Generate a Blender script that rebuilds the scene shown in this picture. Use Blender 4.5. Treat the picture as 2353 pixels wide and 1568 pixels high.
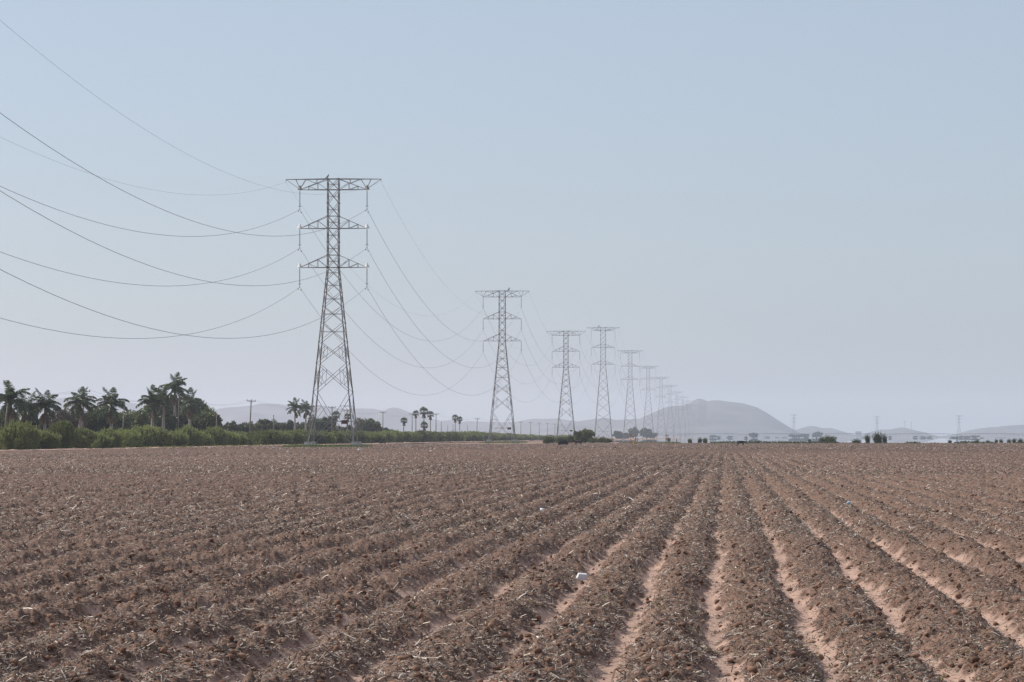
import bpy, math, random
import numpy as np
from mathutils import Vector, Matrix

for o in list(bpy.data.objects):
    bpy.data.objects.remove(o, do_unlink=True)
scene = bpy.context.scene
COL = scene.collection
R = math.radians
rng = np.random.default_rng(7)
random.seed(7)

# ------------------------------------------------------------------ camera
F = 7500.0            # focal length in units of a 2353-pixel-wide frame
CAMH = 1.7
HOR, VPX, CX, CY = 1004.0, 1665.0, 1176.5, 784.0
YAW = math.atan((VPX - CX) / F)
PITCH = math.atan((HOR - CY) / F)
cd = bpy.data.cameras.new("camera")
cam = bpy.data.objects.new("camera", cd)
COL.objects.link(cam)
cd.sensor_width = 36.0
cd.lens = 36.0 * F / 2353.0
cd.clip_start = 0.5
cd.clip_end = 40000.0
cam.location = (0, 0, CAMH)
cam.rotation_euler = (math.pi / 2 + PITCH, 0, YAW)
scene.camera = cam

# ------------------------------------------------------------------ sky, sun, exposure
SUN_EL, SUN_AZ = 41.0, 68.0           # azimuth counted from the row direction (+Y) towards the left (-X)
world = bpy.data.worlds.new("World")
scene.world = world
world.use_nodes = True
wn = world.node_tree
bg = wn.nodes["Background"]
sky = wn.nodes.new("ShaderNodeTexSky")
sky.sky_type = 'NISHITA'
sky.sun_disc = False
sky.sun_elevation = R(SUN_EL)
sky.sun_rotation = R(-SUN_AZ)
sky.altitude = 50
sky.air_density = 0.9
sky.dust_density = 1.6
sky.ozone_density = 4.0
veil = wn.nodes.new("ShaderNodeMix")            # high thin haze that evens out and pales the blue
veil.data_type = 'RGBA'
veil.inputs['Factor'].default_value = 0.55
veil.inputs['B'].default_value = (3.95, 4.42, 4.98, 1)
wn.links.new(sky.outputs[0], veil.inputs['A'])
wn.links.new(veil.outputs['Result'], bg.inputs[0])
bg.inputs[1].default_value = 0.132
sd = bpy.data.lights.new("sun", 'SUN')
sun = bpy.data.objects.new("sun", sd)
COL.objects.link(sun)
sd.energy = 4.9
sd.angle = R(0.6)
sd.color = (1.0, 0.93, 0.84)
sv = Vector((-math.sin(R(SUN_AZ)) * math.cos(R(SUN_EL)), math.cos(R(SUN_AZ)) * math.cos(R(SUN_EL)), math.sin(R(SUN_EL))))
sun.rotation_euler = sv.to_track_quat('Z', 'Y').to_euler()
sun.location = (-200, 100, 300)
scene.view_settings.view_transform = 'Standard'
scene.view_settings.look = 'None'
scene.view_settings.exposure = 0.0
scene.view_settings.gamma = 1.0
scene.render.engine = 'CYCLES'
scene.cycles.max_bounces = 6
scene.cycles.diffuse_bounces = 3
scene.cycles.glossy_bounces = 3
scene.cycles.volume_bounces = 1
scene.cycles.use_denoising = True
try:
    scene.cycles.denoiser = 'OPENIMAGEDENOISE'
    scene.cycles.denoising_prefilter = 'NONE'
    scene.cycles.denoising_input_passes = 'RGB_ALBEDO_NORMAL'
except Exception:
    pass

# ------------------------------------------------------------------ placing helpers
def X_at(vx, d):
    return -d * np.tan(YAW - np.arctan((vx - CX) / F))
def z_at(vy, d):
    return CAMH + (HOR - vy) / F * d
def d_ground(vy):
    return F * CAMH / (vy - HOR)
def d_line(vx, X):
    return -X / math.tan(YAW - math.atan((vx - CX) / F))

def tag(o, label, cat, group=None, kind=None):
    if label: o['label'] = label
    if cat: o['category'] = cat
    if group: o['group'] = group
    if kind: o['kind'] = kind
    return o
def link(name, me, mat=None, parent=None, loc=None, rot=None, scale=None):
    o = bpy.data.objects.new(name, me)
    COL.objects.link(o)
    if mat is not None and me is not None and len(me.materials) == 0:
        me.materials.append(mat)
    if parent: o.parent = parent
    if loc is not None: o.location = loc
    if rot is not None: o.rotation_euler = rot
    if scale is not None: o.scale = scale if hasattr(scale, '__len__') else (scale,) * 3
    return o
def empty(name, loc, rz=0.0, scale=1.0):
    o = bpy.data.objects.new(name, None)
    COL.objects.link(o)
    o.location = loc
    o.rotation_euler = (0, 0, rz)
    o.scale = scale if hasattr(scale, '__len__') else (scale,) * 3
    o.empty_display_size = 0.3
    return o

def np_mesh(name, V, faces, tone=None, smooth=False, mat=None):
    """V (n,3); faces: list of int arrays with the same corner count each"""
    me = bpy.data.meshes.new(name)
    V = np.asarray(V, dtype=np.float32)
    if not isinstance(faces, list): faces = [faces]
    faces = [np.asarray(f, dtype=np.int32) for f in faces if len(f)]
    nl = sum(f.size for f in faces); nf = sum(len(f) for f in faces)
    me.vertices.add(len(V)); me.vertices.foreach_set("co", V.ravel())
    me.loops.add(nl); me.loops.foreach_set("vertex_index", np.concatenate([f.ravel() for f in faces]))
    me.polygons.add(nf)
    tot = np.concatenate([np.full(len(f), f.shape[1], dtype=np.int32) for f in faces])
    st = np.concatenate([[0], np.cumsum(tot)[:-1]]).astype(np.int32)
    me.polygons.foreach_set("loop_start", st)
    if smooth: me.polygons.foreach_set("use_smooth", np.ones(nf, dtype=bool))
    if tone is not None:
        a = me.attributes.new("tone", 'FLOAT', 'FACE')
        a.data.foreach_set("value", np.asarray(tone, dtype=np.float32))
    me.update(calc_edges=True)
    if mat is not None: me.materials.append(mat)
    return me

class MB:
    """collects bars, tubes and boxes into one mesh"""
    def __init__(s): s.V = []; s.F = []; s.n = 0
    def add(s, V, Fs):
        s.V.extend([tuple(v) for v in V]); s.F.extend([tuple(i + s.n for i in f) for f in Fs]); s.n += len(V)
    def bar(s, p, q, w, w2=None, n=4):
        p = Vector(p); q = Vector(q); d = (q - p)
        if d.length < 1e-6: return
        d.normalize()
        up = Vector((0, 0, 1)) if abs(d.z) < 0.95 else Vector((1, 0, 0))
        a = d.cross(up).normalized(); b = d.cross(a).normalized()
        w2 = w if w2 is None else w2
        V = []
        for c, ww in ((p, w), (q, w2)):
            for k in range(n):
                t = 2 * math.pi * (k + 0.5) / n
                V.append(c + (a * math.cos(t) + b * math.sin(t)) * ww * (0.7071 if n == 4 else 0.5))
        Fs = [(k, (k + 1) % n, n + (k + 1) % n, n + k) for k in range(n)]
        Fs += [tuple(range(n - 1, -1, -1)), tuple(range(n, 2 * n))]
        s.add(V, Fs)
    def tube(s, pts, rad, n=6):
        pts = [Vector(p) for p in pts]
        if not hasattr(rad, '__len__'): rad = [rad] * len(pts)
        V = []; Fs = []
        for i, p in enumerate(pts):
            d = (pts[min(i + 1, len(pts) - 1)] - pts[max(i - 1, 0)]).normalized()
            up = Vector((0, 0, 1)) if abs(d.z) < 0.95 else Vector((1, 0, 0))
            a = d.cross(up).normalized(); b = d.cross(a).normalized()
            for k in range(n):
                t = 2 * math.pi * k / n
                V.append(p + (a * math.cos(t) + b * math.sin(t)) * rad[i])
            if i:
                o0 = (i - 1) * n; o1 = i * n
                Fs += [(o0 + k, o0 + (k + 1) % n, o1 + (k + 1) % n, o1 + k) for k in range(n)]
        Fs += [tuple(range(n - 1, -1, -1)), tuple(range(len(V) - n, len(V)))]
        s.add(V, Fs)
    def box(s, c, size, rz=0.0, taper=1.0):
        cx, cy, cz = c; sx, sy, sz = [v / 2 for v in size]
        co, si = math.cos(rz), math.sin(rz)
        V = []
        for z, k in ((-sz, 1.0), (sz, taper)):
            for x, y in ((-sx, -sy), (sx, -sy), (sx, sy), (-sx, sy)):
                x *= k; y *= k
                V.append((cx + x * co - y * si, cy + x * si + y * co, cz + z))
        s.add(V, [(3, 2, 1, 0), (4, 5, 6, 7), (0, 1, 5, 4), (1, 2, 6, 5), (2, 3, 7, 6), (3, 0, 4, 7)])
    def lathe(s, c, prof, n=10):
        V = []; Fs = []
        for i, (r, z) in enumerate(prof):
            for k in range(n):
                t = 2 * math.pi * k / n
                V.append((c[0] + r * math.cos(t), c[1] + r * math.sin(t), c[2] + z))
            if i:
                o0 = (i - 1) * n; o1 = i * n
                Fs += [(o0 + k, o0 + (k + 1) % n, o1 + (k + 1) % n, o1 + k) for k in range(n)]
        Fs += [tuple(range(n - 1, -1, -1)), tuple(range(len(V) - n, len(V)))]
        s.add(V, Fs)
    def mesh(s, name, mat=None, smooth=False):
        me = bpy.data.meshes.new(name)
        me.from_pydata(s.V, [], s.F)
        if smooth:
            me.polygons.foreach_set("use_smooth", np.ones(len(me.polygons), dtype=bool))
        if mat: me.materials.append(mat)
        me.update()
        return me
    def build(s, name, mat, parent=None, smooth=False, **k):
        return link(name, s.mesh(name, mat, smooth), mat, parent, **k)

# ------------------------------------------------------------------ noise in numpy
def _hash(ix, iy, seed):
    h = (ix.astype(np.int64) * 374761393 + iy.astype(np.int64) * 668265263 + seed * 982451653) & 0xFFFFFFFF
    h = ((h ^ (h >> 13)) * 1274126177) & 0xFFFFFFFF
    h = h ^ (h >> 16)
    return (h & 0xFFFFFF).astype(np.float64) / float(0xFFFFFF)
def vn(x, y, seed=0):
    x = np.asarray(x, dtype=np.float64); y = np.asarray(y, dtype=np.float64)
    ix = np.floor(x); iy = np.floor(y)
    fx = x - ix; fy = y - iy
    fx = fx * fx * (3 - 2 * fx); fy = fy * fy * (3 - 2 * fy)
    a = _hash(ix, iy, seed); b = _hash(ix + 1, iy, seed); c = _hash(ix, iy + 1, seed); d = _hash(ix + 1, iy + 1, seed)
    return (a * (1 - fx) + b * fx) * (1 - fy) + (c * (1 - fx) + d * fx) * fy
def sstep(a, b, t):
    t = np.clip((t - a) / (b - a), 0, 1)
    return t * t * (3 - 2 * t)

# ------------------------------------------------------------------ materials
def mat_new(name):
    m = bpy.data.materials.new(name); m.use_nodes = True
    return m, m.node_tree, m.node_tree.nodes["Principled BSDF"]
def N(nt, t, **k):
    n = nt.nodes.new(t)
    for a, b in k.items(): setattr(n, a, b)
    return n
def plain(name, col, rough=0.7, spec=0.3, metal=0.0, noise=0.0, nscale=3.0):
    m, nt, p = mat_new(name)
    p.inputs['Roughness'].default_value = rough
    p.inputs['Specular IOR Level'].default_value = spec
    p.inputs['Metallic'].default_value = metal
    if noise:
        tc = N(nt, "ShaderNodeTexCoord"); nz = N(nt, "ShaderNodeTexNoise")
        nz.inputs['Scale'].default_value = nscale; nz.inputs['Detail'].default_value = 5
        nt.links.new(tc.outputs['Object'], nz.inputs['Vector'])
        cr = N(nt, "ShaderNodeValToRGB")
        cr.color_ramp.elements[0].position = 0.3; cr.color_ramp.elements[1].position = 0.7
        cr.color_ramp.elements[0].color = tuple(c * (1 - noise) for c in col) + (1,)
        cr.color_ramp.elements[1].color = tuple(min(1, c * (1 + noise)) for c in col) + (1,)
        nt.links.new(nz.outputs['Fac'], cr.inputs[0]); nt.links.new(cr.outputs[0], p.inputs['Base Color'])
    else:
        p.inputs['Base Color'].default_value = tuple(col) + (1,)
    return m
def toned(name, stops, rough=0.6, spec=0.3, transl=0.0, vary=0.0):
    """colour from the per-face attribute 'tone'; leaves let part of the light through"""
    m, nt, p = mat_new(name)
    at = N(nt, "ShaderNodeAttribute"); at.attribute_name = "tone"
    cr = N(nt, "ShaderNodeValToRGB")
    el = cr.color_ramp.elements
    while len(el) < len(stops): el.new(0.5)
    for e, (pos, c) in zip(el, stops):
        e.position = pos; e.color = tuple(c) + (1,)
    nt.links.new(at.outputs['Fac'], cr.inputs[0])
    oi = N(nt, "ShaderNodeObjectInfo"); hv = N(nt, "ShaderNodeHueSaturation"); mr = N(nt, "ShaderNodeMapRange")
    mr.inputs['To Min'].default_value = 1.0 - vary; mr.inputs['To Max'].default_value = 1.0 + vary
    nt.links.new(oi.outputs['Random'], mr.inputs['Value']); nt.links.new(mr.outputs[0], hv.inputs['Value'])
    nt.links.new(cr.outputs[0], hv.inputs['Color']); cr = hv
    nt.links.new(cr.outputs[0], p.inputs['Base Color'])
    p.inputs['Roughness'].default_value = rough
    p.inputs['Specular IOR Level'].default_value = spec
    if transl:
        tr = N(nt, "ShaderNodeBsdfTranslucent"); mx = N(nt, "ShaderNodeMixShader")
        nt.links.new(cr.outputs[0], tr.inputs['Color'])
        mx.inputs[0].default_value = transl
        nt.links.new(p.outputs[0], mx.inputs[1]); nt.links.new(tr.outputs[0], mx.inputs[2])
        nt.links.new(mx.outputs[0], nt.nodes["Material Output"].inputs['Surface'])
    return m

M = {}
def soil_material():
    m, nt, p = mat_new("ploughed_soil")
    p.inputs['Roughness'].default_value = 0.95; p.inputs['Specular IOR Level'].default_value = 0.1
    at = N(nt, "ShaderNodeAttribute"); at.attribute_name = "ridge"
    geo = N(nt, "ShaderNodeNewGeometry")
    def noise(scale, det=4):
        n = N(nt, "ShaderNodeTexNoise"); n.inputs['Scale'].default_value = scale; n.inputs['Detail'].default_value = det
        nt.links.new(geo.outputs['Position'], n.inputs['Vector']); return n
    n1, n2, n3 = noise(9.0), noise(45.0), noise(1.3, 3)
    def ramp(src, a, b, p0=0.3, p1=0.7):
        c = N(nt, "ShaderNodeValToRGB")
        c.color_ramp.elements[0].position = p0; c.color_ramp.elements[1].position = p1
        c.color_ramp.elements[0].color = a + (1,); c.color_ramp.elements[1].color = b + (1,)
        nt.links.new(src, c.inputs[0]); return c
    sand = ramp(n1.outputs['Fac'], (0.320, 0.214, 0.168), (0.445, 0.308, 0.247))
    dirt = ramp(n2.outputs['Fac'], (0.068, 0.040, 0.030), (0.245, 0.156, 0.117), 0.32, 0.68)
    mix = N(nt, "ShaderNodeMix", data_type='RGBA')
    ma = N(nt, "ShaderNodeMath", operation='MULTIPLY_ADD')       # breaks the border of the sandy floor
    nt.links.new(n1.outputs['Fac'], ma.inputs[0]); ma.inputs[1].default_value = 0.9; ma.inputs[2].default_value = -0.45
    ad = N(nt, "ShaderNodeMath", operation='ADD', use_clamp=True)
    nt.links.new(at.outputs['Fac'], ad.inputs[0]); nt.links.new(ma.outputs[0], ad.inputs[1])
    nt.links.new(ad.outputs[0], mix.inputs['Factor'])
    nt.links.new(sand.outputs[0], mix.inputs['A']); nt.links.new(dirt.outputs[0], mix.inputs['B'])
    hs = N(nt, "ShaderNodeHueSaturation")
    mr = N(nt, "ShaderNodeMapRange"); mr.inputs['To Min'].default_value = 0.82; mr.inputs['To Max'].default_value = 1.18
    nt.links.new(n3.outputs['Fac'], mr.inputs['Value']); nt.links.new(mr.outputs[0], hs.inputs['Value'])
    nt.links.new(mix.outputs['Result'], hs.inputs['Color']); nt.links.new(hs.outputs[0], p.inputs['Base Color'])
    bp = N(nt, "ShaderNodeBump"); bp.inputs['Strength'].default_value = 0.6; bp.inputs['Distance'].default_value = 0.012
    nt.links.new(n2.outputs['Fac'], bp.inputs['Height']); nt.links.new(bp.outputs[0], p.inputs['Normal'])
    return m
M['soil'] = soil_material()
M['ground'] = plain("dry_ground", (0.25, 0.17, 0.13), 0.95, 0.1, noise=0.35, nscale=0.05)
M['path'] = plain("dirt_path", (0.42, 0.29, 0.235), 0.95, 0.1, noise=0.18, nscale=0.5)
M['hill'] = plain("hill_scrub", (0.10, 0.095, 0.085), 0.95, 0.05, noise=0.4, nscale=0.008)
M['straw'] = toned("straw", [(0.0, (0.044, 0.027, 0.019)), (0.45, (0.160, 0.105, 0.075)), (0.75, (0.40, 0.30, 0.22)), (0.92, (0.58, 0.49, 0.39)), (1.0, (0.76, 0.69, 0.59))], 0.45, 0.45, 0.12)
M['clod'] = toned("clods", [(0.0, (0.125, 0.066, 0.045)), (1.0, (0.285, 0.168, 0.116))], 0.95, 0.1)
M['weed'] = toned("weed_leaf", [(0.0, (0.12, 0.13, 0.045)), (1.0, (0.27, 0.26, 0.09))], 0.6, 0.3, 0.3)
M['grass'] = toned("grass_blade", [(0.0, (0.06, 0.10, 0.02)), (1.0, (0.15, 0.21, 0.05))], 0.6, 0.3, 0.3)
M['bush'] = toned("feathery_foliage", [(0.0, (0.085, 0.110, 0.036)), (0.6, (0.185, 0.220, 0.076)), (1.0, (0.30, 0.32, 0.125))], 0.6, 0.25, 0.42, 0.35)
M['tree'] = toned("tree_leaf", [(0.0, (0.022, 0.034, 0.014)), (0.6, (0.070, 0.094, 0.034)), (1.0, (0.18, 0.20, 0.08))], 0.45, 0.4, 0.35, 0.25)
M['shrub'] = toned("shrub_leaf", [(0.0, (0.045, 0.058, 0.026)), (0.6, (0.100, 0.120, 0.052)), (1.0, (0.17, 0.19, 0.085))], 0.6, 0.25, 0.3, 0.25)
M['olive_tree'] = toned("olive_tree_leaf", [(0.0, (0.065, 0.080, 0.034)), (0.6, (0.160, 0.182, 0.078)), (1.0, (0.27, 0.285, 0.125))], 0.5, 0.3, 0.35)
M['brown_tree'] = toned("dry_tree_leaf", [(0.0, (0.060, 0.055, 0.040)), (0.6, (0.12, 0.10, 0.07)), (1.0, (0.19, 0.165, 0.12))], 0.6, 0.3, 0.15)
M['palm'] = toned("palm_leaflet", [(0.0, (0.032, 0.050, 0.023)), (1.0, (0.12, 0.155, 0.062))], 0.4, 0.45, 0.3)
M['dead_palm'] = toned("dead_frond", [(0.0, (0.12, 0.085, 0.05)), (1.0, (0.26, 0.19, 0.12))], 0.8, 0.2, 0.1)
M['palm_trunk'] = plain("palm_trunk", (0.30, 0.26, 0.23), 0.9, 0.15, noise=0.25, nscale=4)
M['bark'] = plain("bark", (0.12, 0.09, 0.07), 0.9, 0.1, noise=0.3, nscale=5)
M['steel'] = plain("weathered_steel", (0.28, 0.262, 0.245), 0.6, 0.4, 0.2, noise=0.25, nscale=0.8)
M['plate'] = plain("galvanized_plate", (0.80, 0.79, 0.77), 0.5, 0.5, 0.0)
M['insul'] = plain("grey_insulator", (0.10, 0.10, 0.105), 0.35, 0.5)
M['wire'] = plain("conductor_metal", (0.18, 0.18, 0.18), 0.5, 0.5, 0.4)
M['concrete'] = plain("concrete", (0.42, 0.385, 0.35), 0.9, 0.2, noise=0.25, nscale=3)
M['wood'] = plain("pole_wood", (0.20, 0.165, 0.14), 0.85, 0.2, noise=0.25, nscale=4)
M['rust'] = plain("rusty_pipe", (0.27, 0.12, 0.065), 0.8, 0.2, noise=0.3, nscale=3)
M['yellow'] = plain("yellow_paint", (0.50, 0.29, 0.07), 0.6, 0.3, noise=0.2, nscale=3)
M['dark'] = plain("dark_rubber", (0.035, 0.032, 0.034), 0.8, 0.2, noise=0.3, nscale=4)
M['white'] = plain("white_foam", (0.66, 0.65, 0.66), 0.6, 0.3)
M['plastic'] = plain("white_plastic_film", (0.58, 0.60, 0.63), 0.3, 0.5)
M['blueplastic'] = plain("pale_blue_plastic", (0.45, 0.55, 0.60), 0.3, 0.5)
M['red'] = plain("faded_red_plate", (0.11, 0.045, 0.04), 0.6, 0.3)
M['cow_dark'] = plain("dark_brown_hide", (0.045, 0.030, 0.026), 0.75, 0.25, noise=0.3, nscale=3)
M['cow_black'] = plain("black_hide", (0.022, 0.018, 0.020), 0.75, 0.25, noise=0.3, nscale=3)
M['bird'] = plain("black_feather", (0.02, 0.02, 0.022), 0.7, 0.3)
M['wall'] = plain("pale_wall", (0.42, 0.42, 0.42), 0.8, 0.2)
M['galv'] = plain("galvanized_pipe", (0.30, 0.31, 0.32), 0.5, 0.5, 0.4)

# ------------------------------------------------------------------ the setting: ground, field, path, mirage sheet, hills
XF0, SP = -0.076, 0.795          # a furrow centre, and the row spacing
EDGE_X, FIELD_END = -80.5, 716.0
def row_t(x, y):
    """0 in the middle of a furrow, 1 on a ridge"""
    k = np.floor((x - XF0) / SP + 0.5)
    wob = 0.16 * (vn(y / 5.5, k * 0.7, 17) - 0.5) + 0.11 * (vn(y / 2.2, k, 11) - 0.5) + 0.07 * (vn(y / 0.45, k, 12) - 0.5)
    u = (x - XF0 + wob) / SP
    return np.abs(u - np.round(u)) * 2, k
def cover(x, y):
    """how much crumbled soil and mulch lies here: little on the furrow floors, all over them farther off"""
    t, k = row_t(x, y)
    spill = 0.34 * (vn(x / 0.30, y / 0.40, 13) - 0.5) + 0.55 * np.maximum(0, vn(y / 3.5, k, 14) - 0.52)
    spill = spill + 0.30 * sstep(30, 110, y)
    spill = spill + 0.30 * (vn(x / 0.09, y / 0.14, 16) - 0.5)
    return sstep(0.15, 0.44, t + spill)
def ridge_mask(x, y):
    t, k = row_t(x, y)
    t = t + 0.18 * (vn(x / 0.25, y / 0.5, 15) - 0.5)
    return np.sin(np.clip((t - 0.12) / 0.80, 0, 1) * np.pi / 2) ** 1.1
def surf(x, y, fine=True):
    r = ridge_mask(x, y); m = cover(x, y)
    h = 0.138 * r * (0.75 + 0.5 * vn(x / 0.9, y / 1.3, 1))
    c = 0.054 * (vn(x / 0.24, y / 0.24, 2) - 0.5) + 0.080 * np.maximum(0, vn(x / 0.11, y / 0.11, 3) - 0.45) \
        + 0.054 * (vn(x / 0.055, y / 0.055, 4) - 0.5)
    if fine: c = c + 0.030 * (vn(x / 0.022, y / 0.022, 5) - 0.5)
    berm = 0.30 * sstep(FIELD_END - 26, FIELD_END - 8, y) * (0.6 + 0.8 * vn(x / 3.0, y / 5.0, 6)) * sstep(-42, -30, x)
    return h + c * (0.12 + 0.88 * m) + berm

# one big sheet that reaches the horizon
gx = np.array([-9000, -600, -150, -90, 0, 120, 600, 9000], dtype=float)
gy = np.array([-400, 0, 200, 700, 1000, 3000, 8000, 24000], dtype=float)
GX, GY = np.meshgrid(gx, gy)
gv = np.stack([GX.ravel(), GY.ravel(), np.full(GX.size, -0.10)], 1)
ii = (np.arange(len(gy) - 1)[:, None] * len(gx) + np.arange(len(gx) - 1)[None, :]).ravel()
tag(link("ground", np_mesh("ground", gv, np.stack([ii, ii + 1, ii + 1 + len(gx), ii + len(gx)], 1)), M['ground']), None, None, None, 'structure')

ys = [11.0]
while ys[-1] < 20.5: ys.append(ys[-1] + 0.035)
while ys[-1] < FIELD_END: ys.append(ys[-1] + max(0.03, 0.36 * ys[-1] ** 2 / 5550.0))
ys = np.array(ys); ys[-1] = FIELD_END
NC = 1350
u = np.linspace(0, 1, NC)
xl = np.maximum(EDGE_X + 0.5 * (vn(ys / 7, ys * 0, 31) - 0.5) + 0.8 * (vn(ys / 40, ys * 0, 32) - 0.5), ys * (-1665 - 110) / F - 3.0)
xr = ys * (2353 - 1665 + 110) / F + 3.0
FX = xl[:, None] * (1 - u)[None, :] + xr[:, None] * u[None, :]
FY = np.repeat(ys[:, None], NC, 1)
FZ = surf(FX, FY)
FR = cover(FX, FY)
fv = np.stack([FX.ravel(), FY.ravel(), FZ.ravel()], 1)
nr = len(ys)
ii = (np.arange(nr - 1)[:, None] * NC + np.arange(NC - 1)[None, :]).ravel()
fme = np_mesh("ploughed_field", fv, np.stack([ii, ii + 1, ii + 1 + NC, ii + NC], 1), smooth=True, mat=M['soil'])
at = fme.attributes.new("ridge", 'FLOAT', 'POINT')
at.data.foreach_set("value", np.clip(FR.ravel(), 0, 1).astype(np.float32))
tag(link("ploughed_field", fme), None, None, None, 'structure')
del FX, FY, FZ, FR, fv

# dirt track between the field and the hedge
py = np.concatenate([np.arange(300, 800, 2.0), np.arange(800, 1700, 12.0)])
px = np.linspace(0, 1, 12)
PX = (EDGE_X + 0.6 + 0 * py)[:, None] * px[None, :] + (-88.0 + 0.8 * (vn(py / 9, py * 0, 41) - 0.5))[:, None] * (1 - px)[None, :]
PY = np.repeat(py[:, None], 12, 1)
PZ = 0.02 + 0.10 * vn(PX / 1.2, PY / 5, 42) + 0.22 * np.exp(-((PX - EDGE_X) / 0.7) ** 2) * vn(PX / 1.0, PY / 3, 43)
ii = (np.arange(len(py) - 1)[:, None] * 12 + np.arange(11)[None, :]).ravel()
tag(link("dirt_path", np_mesh("dirt_path", np.stack([PX.ravel(), PY.ravel(), PZ.ravel()], 1), np.stack([ii, ii + 1, ii + 13, ii + 12], 1), smooth=True), M['path']), None, None, None, 'structure')

# pale bank of bare earth beyond the left part of the far field end
bx = np.linspace(-42, -12, 160); by = np.linspace(717, 733, 14)
BX, BY = np.meshgrid(bx, by)
BZ = -0.09 + (0.18 + 0.34 * vn(BX / 6, BY / 9, 44)) * np.clip((BX + 42) / 8, 0, 1) * np.sin(np.clip((BY - 717) / 16, 0, 1) * np.pi) * np.clip((-12 - BX) / 8, 0, 1) + 0.06 * vn(BX / 0.7, BY / 0.9, 45)
ii = (np.arange(13)[:, None] * 160 + np.arange(159)[None, :]).ravel()
tag(link("dirt_bank", np_mesh("dirt_bank", np.stack([BX.ravel(), BY.ravel(), BZ.ravel()], 1), np.stack([ii, ii + 1, ii + 161, ii + 160], 1), smooth=True), M['path']), None, None, None, 'structure')

# added mirror sheet standing in for heat mirage far behind the field
def mirage_material():
    m, nt, p = mat_new("mirage_mirror")
    p.inputs['Base Color'].default_value = (0.10, 0.11, 0.11, 1)
    p.inputs['Roughness'].default_value = 0.0; p.inputs['IOR'].default_value = 1.33
    return m
M['mirage_sheet'] = mirage_material()
mirage_edges = []
for k in range(60):
    yy = 900 + (7200 - 900) * (k / 59) ** 1.6
    mirage_edges.append((yy, -50 + 0.002 * yy + 3 * math.sin(k * 1.3), 220 + 0.16 * yy))
wv = []; wf = []
for k, (yy, a, b) in enumerate(mirage_edges):
    wv += [(a, yy, -0.03), (b, yy, -0.03)]
    if k: wf.append((2 * k - 2, 2 * k - 1, 2 * k + 1, 2 * k))
tag(link("mirage_sheet", np_mesh("mirage_sheet", np.array(wv), np.array(wf)), M['mirage_sheet']), None, None, None, 'structure')

def hill(name, prof, dist, depth, seed, rough=1.0):
    """a ridge of real depth whose crest follows the profile (image x, image y)"""
    vx = np.array([p[0] for p in prof], float); vy = np.array([p[1] for p in prof], float)
    n = 220
    xs = np.linspace(vx[0], vx[-1], n)
    top = np.interp(xs, vx, vy)
    cz = np.maximum(0, (HOR - top) / F * dist + CAMH)
    m = 41
    t = np.linspace(-1, 1, m)
    Vx = np.zeros((m, n)); Vy = np.zeros((m, n)); Vz = np.zeros((m, n))
    for j in range(m):
        prof_t = max(0.0, 1 - abs(t[j]) ** 1.5)
        X = X_at(xs, dist)
        Y = np.full(n, dist + t[j] * depth)
        spur = (vn(X / 170, Y / 260, seed) - 0.5) * 0.75 + (vn(X / 60, Y / 90, seed + 1) - 0.5) * 0.3
        z = cz * np.clip(prof_t * (1 + spur * (1 - prof_t) * 1.6), 0, 1) + (1 - abs(t[j])) * rough * 1.2 * (vn(X / 25, Y / 40, seed + 2) - 0.5)
        Vx[j] = X; Vy[j] = Y; Vz[j] = z - 2.0 * abs(t[j]) - 0.5
    ii = (np.arange(m - 1)[:, None] * n + np.arange(n - 1)[None, :]).ravel()
    o = link(name, np_mesh(name, np.stack([Vx.ravel(), Vy.ravel(), Vz.ravel()], 1), np.stack([ii, ii + 1, ii + n + 1, ii + n], 1), smooth=True), M['hill'])
    return tag(o, None, None, None, 'structure')
hill("hills", [(-260, 985), (-120, 962), (0, 944), (70, 925), (150, 913), (200, 917), (260, 921), (310, 926), (370, 940), (430, 952), (520, 975), (640, 1004)], 12580, 1300, 51)
hill("hills", [(400, 1004), (440, 968), (486, 945), (521, 936), (567, 933), (602, 927), (637, 927.5), (674, 933), (715, 934.5), (755, 935.5), (795, 940), (835, 938.5), (857, 938.5), (878, 943.5), (894, 942.5), (902, 936), (913, 937), (932, 944), (948, 950), (997, 963), (1013, 967), (1037, 965), (1063, 970), (1078, 967.5), (1123, 970), (1182, 971), (1202, 966), (1225, 962), (1257, 962.5), (1280, 961.5), (1310, 966), (1346, 972), (1400, 985), (1460, 1004)], 12070, 1100, 61)
hill("hills", [(1230, 1004), (1290, 976), (1330, 968), (1370, 962), (1393, 960), (1413, 965), (1443, 964), (1472, 962), (1492, 952), (1512, 943), (1526, 937), (1542, 933.5), (1560, 933), (1581, 928), (1589, 923), (1600, 917.5), (1608, 916), (1616, 918.5), (1625.6, 922), (1639, 920), (1653, 920), (1677, 924), (1701, 926), (1720, 930.5), (1738, 936), (1762, 949), (1788, 966), (1814, 982), (1840, 997), (1860, 1004)], 10540, 1300, 71, 0.8)
hill("hills", [(1780, 1004), (1829, 988), (1845, 982.5), (1861, 979), (1875, 980), (1889, 984), (1913, 984), (1930, 990), (1950, 996), (1985, 1004)], 11220, 900, 81, 0.8)
hill("hills", [(1950, 1004), (1987, 997.5), (2005, 991), (2024, 987), (2048, 987), (2060, 984), (2070, 982), (2080, 983.5), (2089, 986.5), (2115, 992), (2133, 999), (2150, 1004)], 10710, 800, 91, 0.8)
hill("hills", [(2150, 1004), (2191, 999.5), (2208, 996.6), (2233, 987.5), (2259, 984), (2310, 979), (2353, 976), (2420, 972), (2500, 980), (2600, 1004)], 10880, 900, 101, 0.8)

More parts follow.
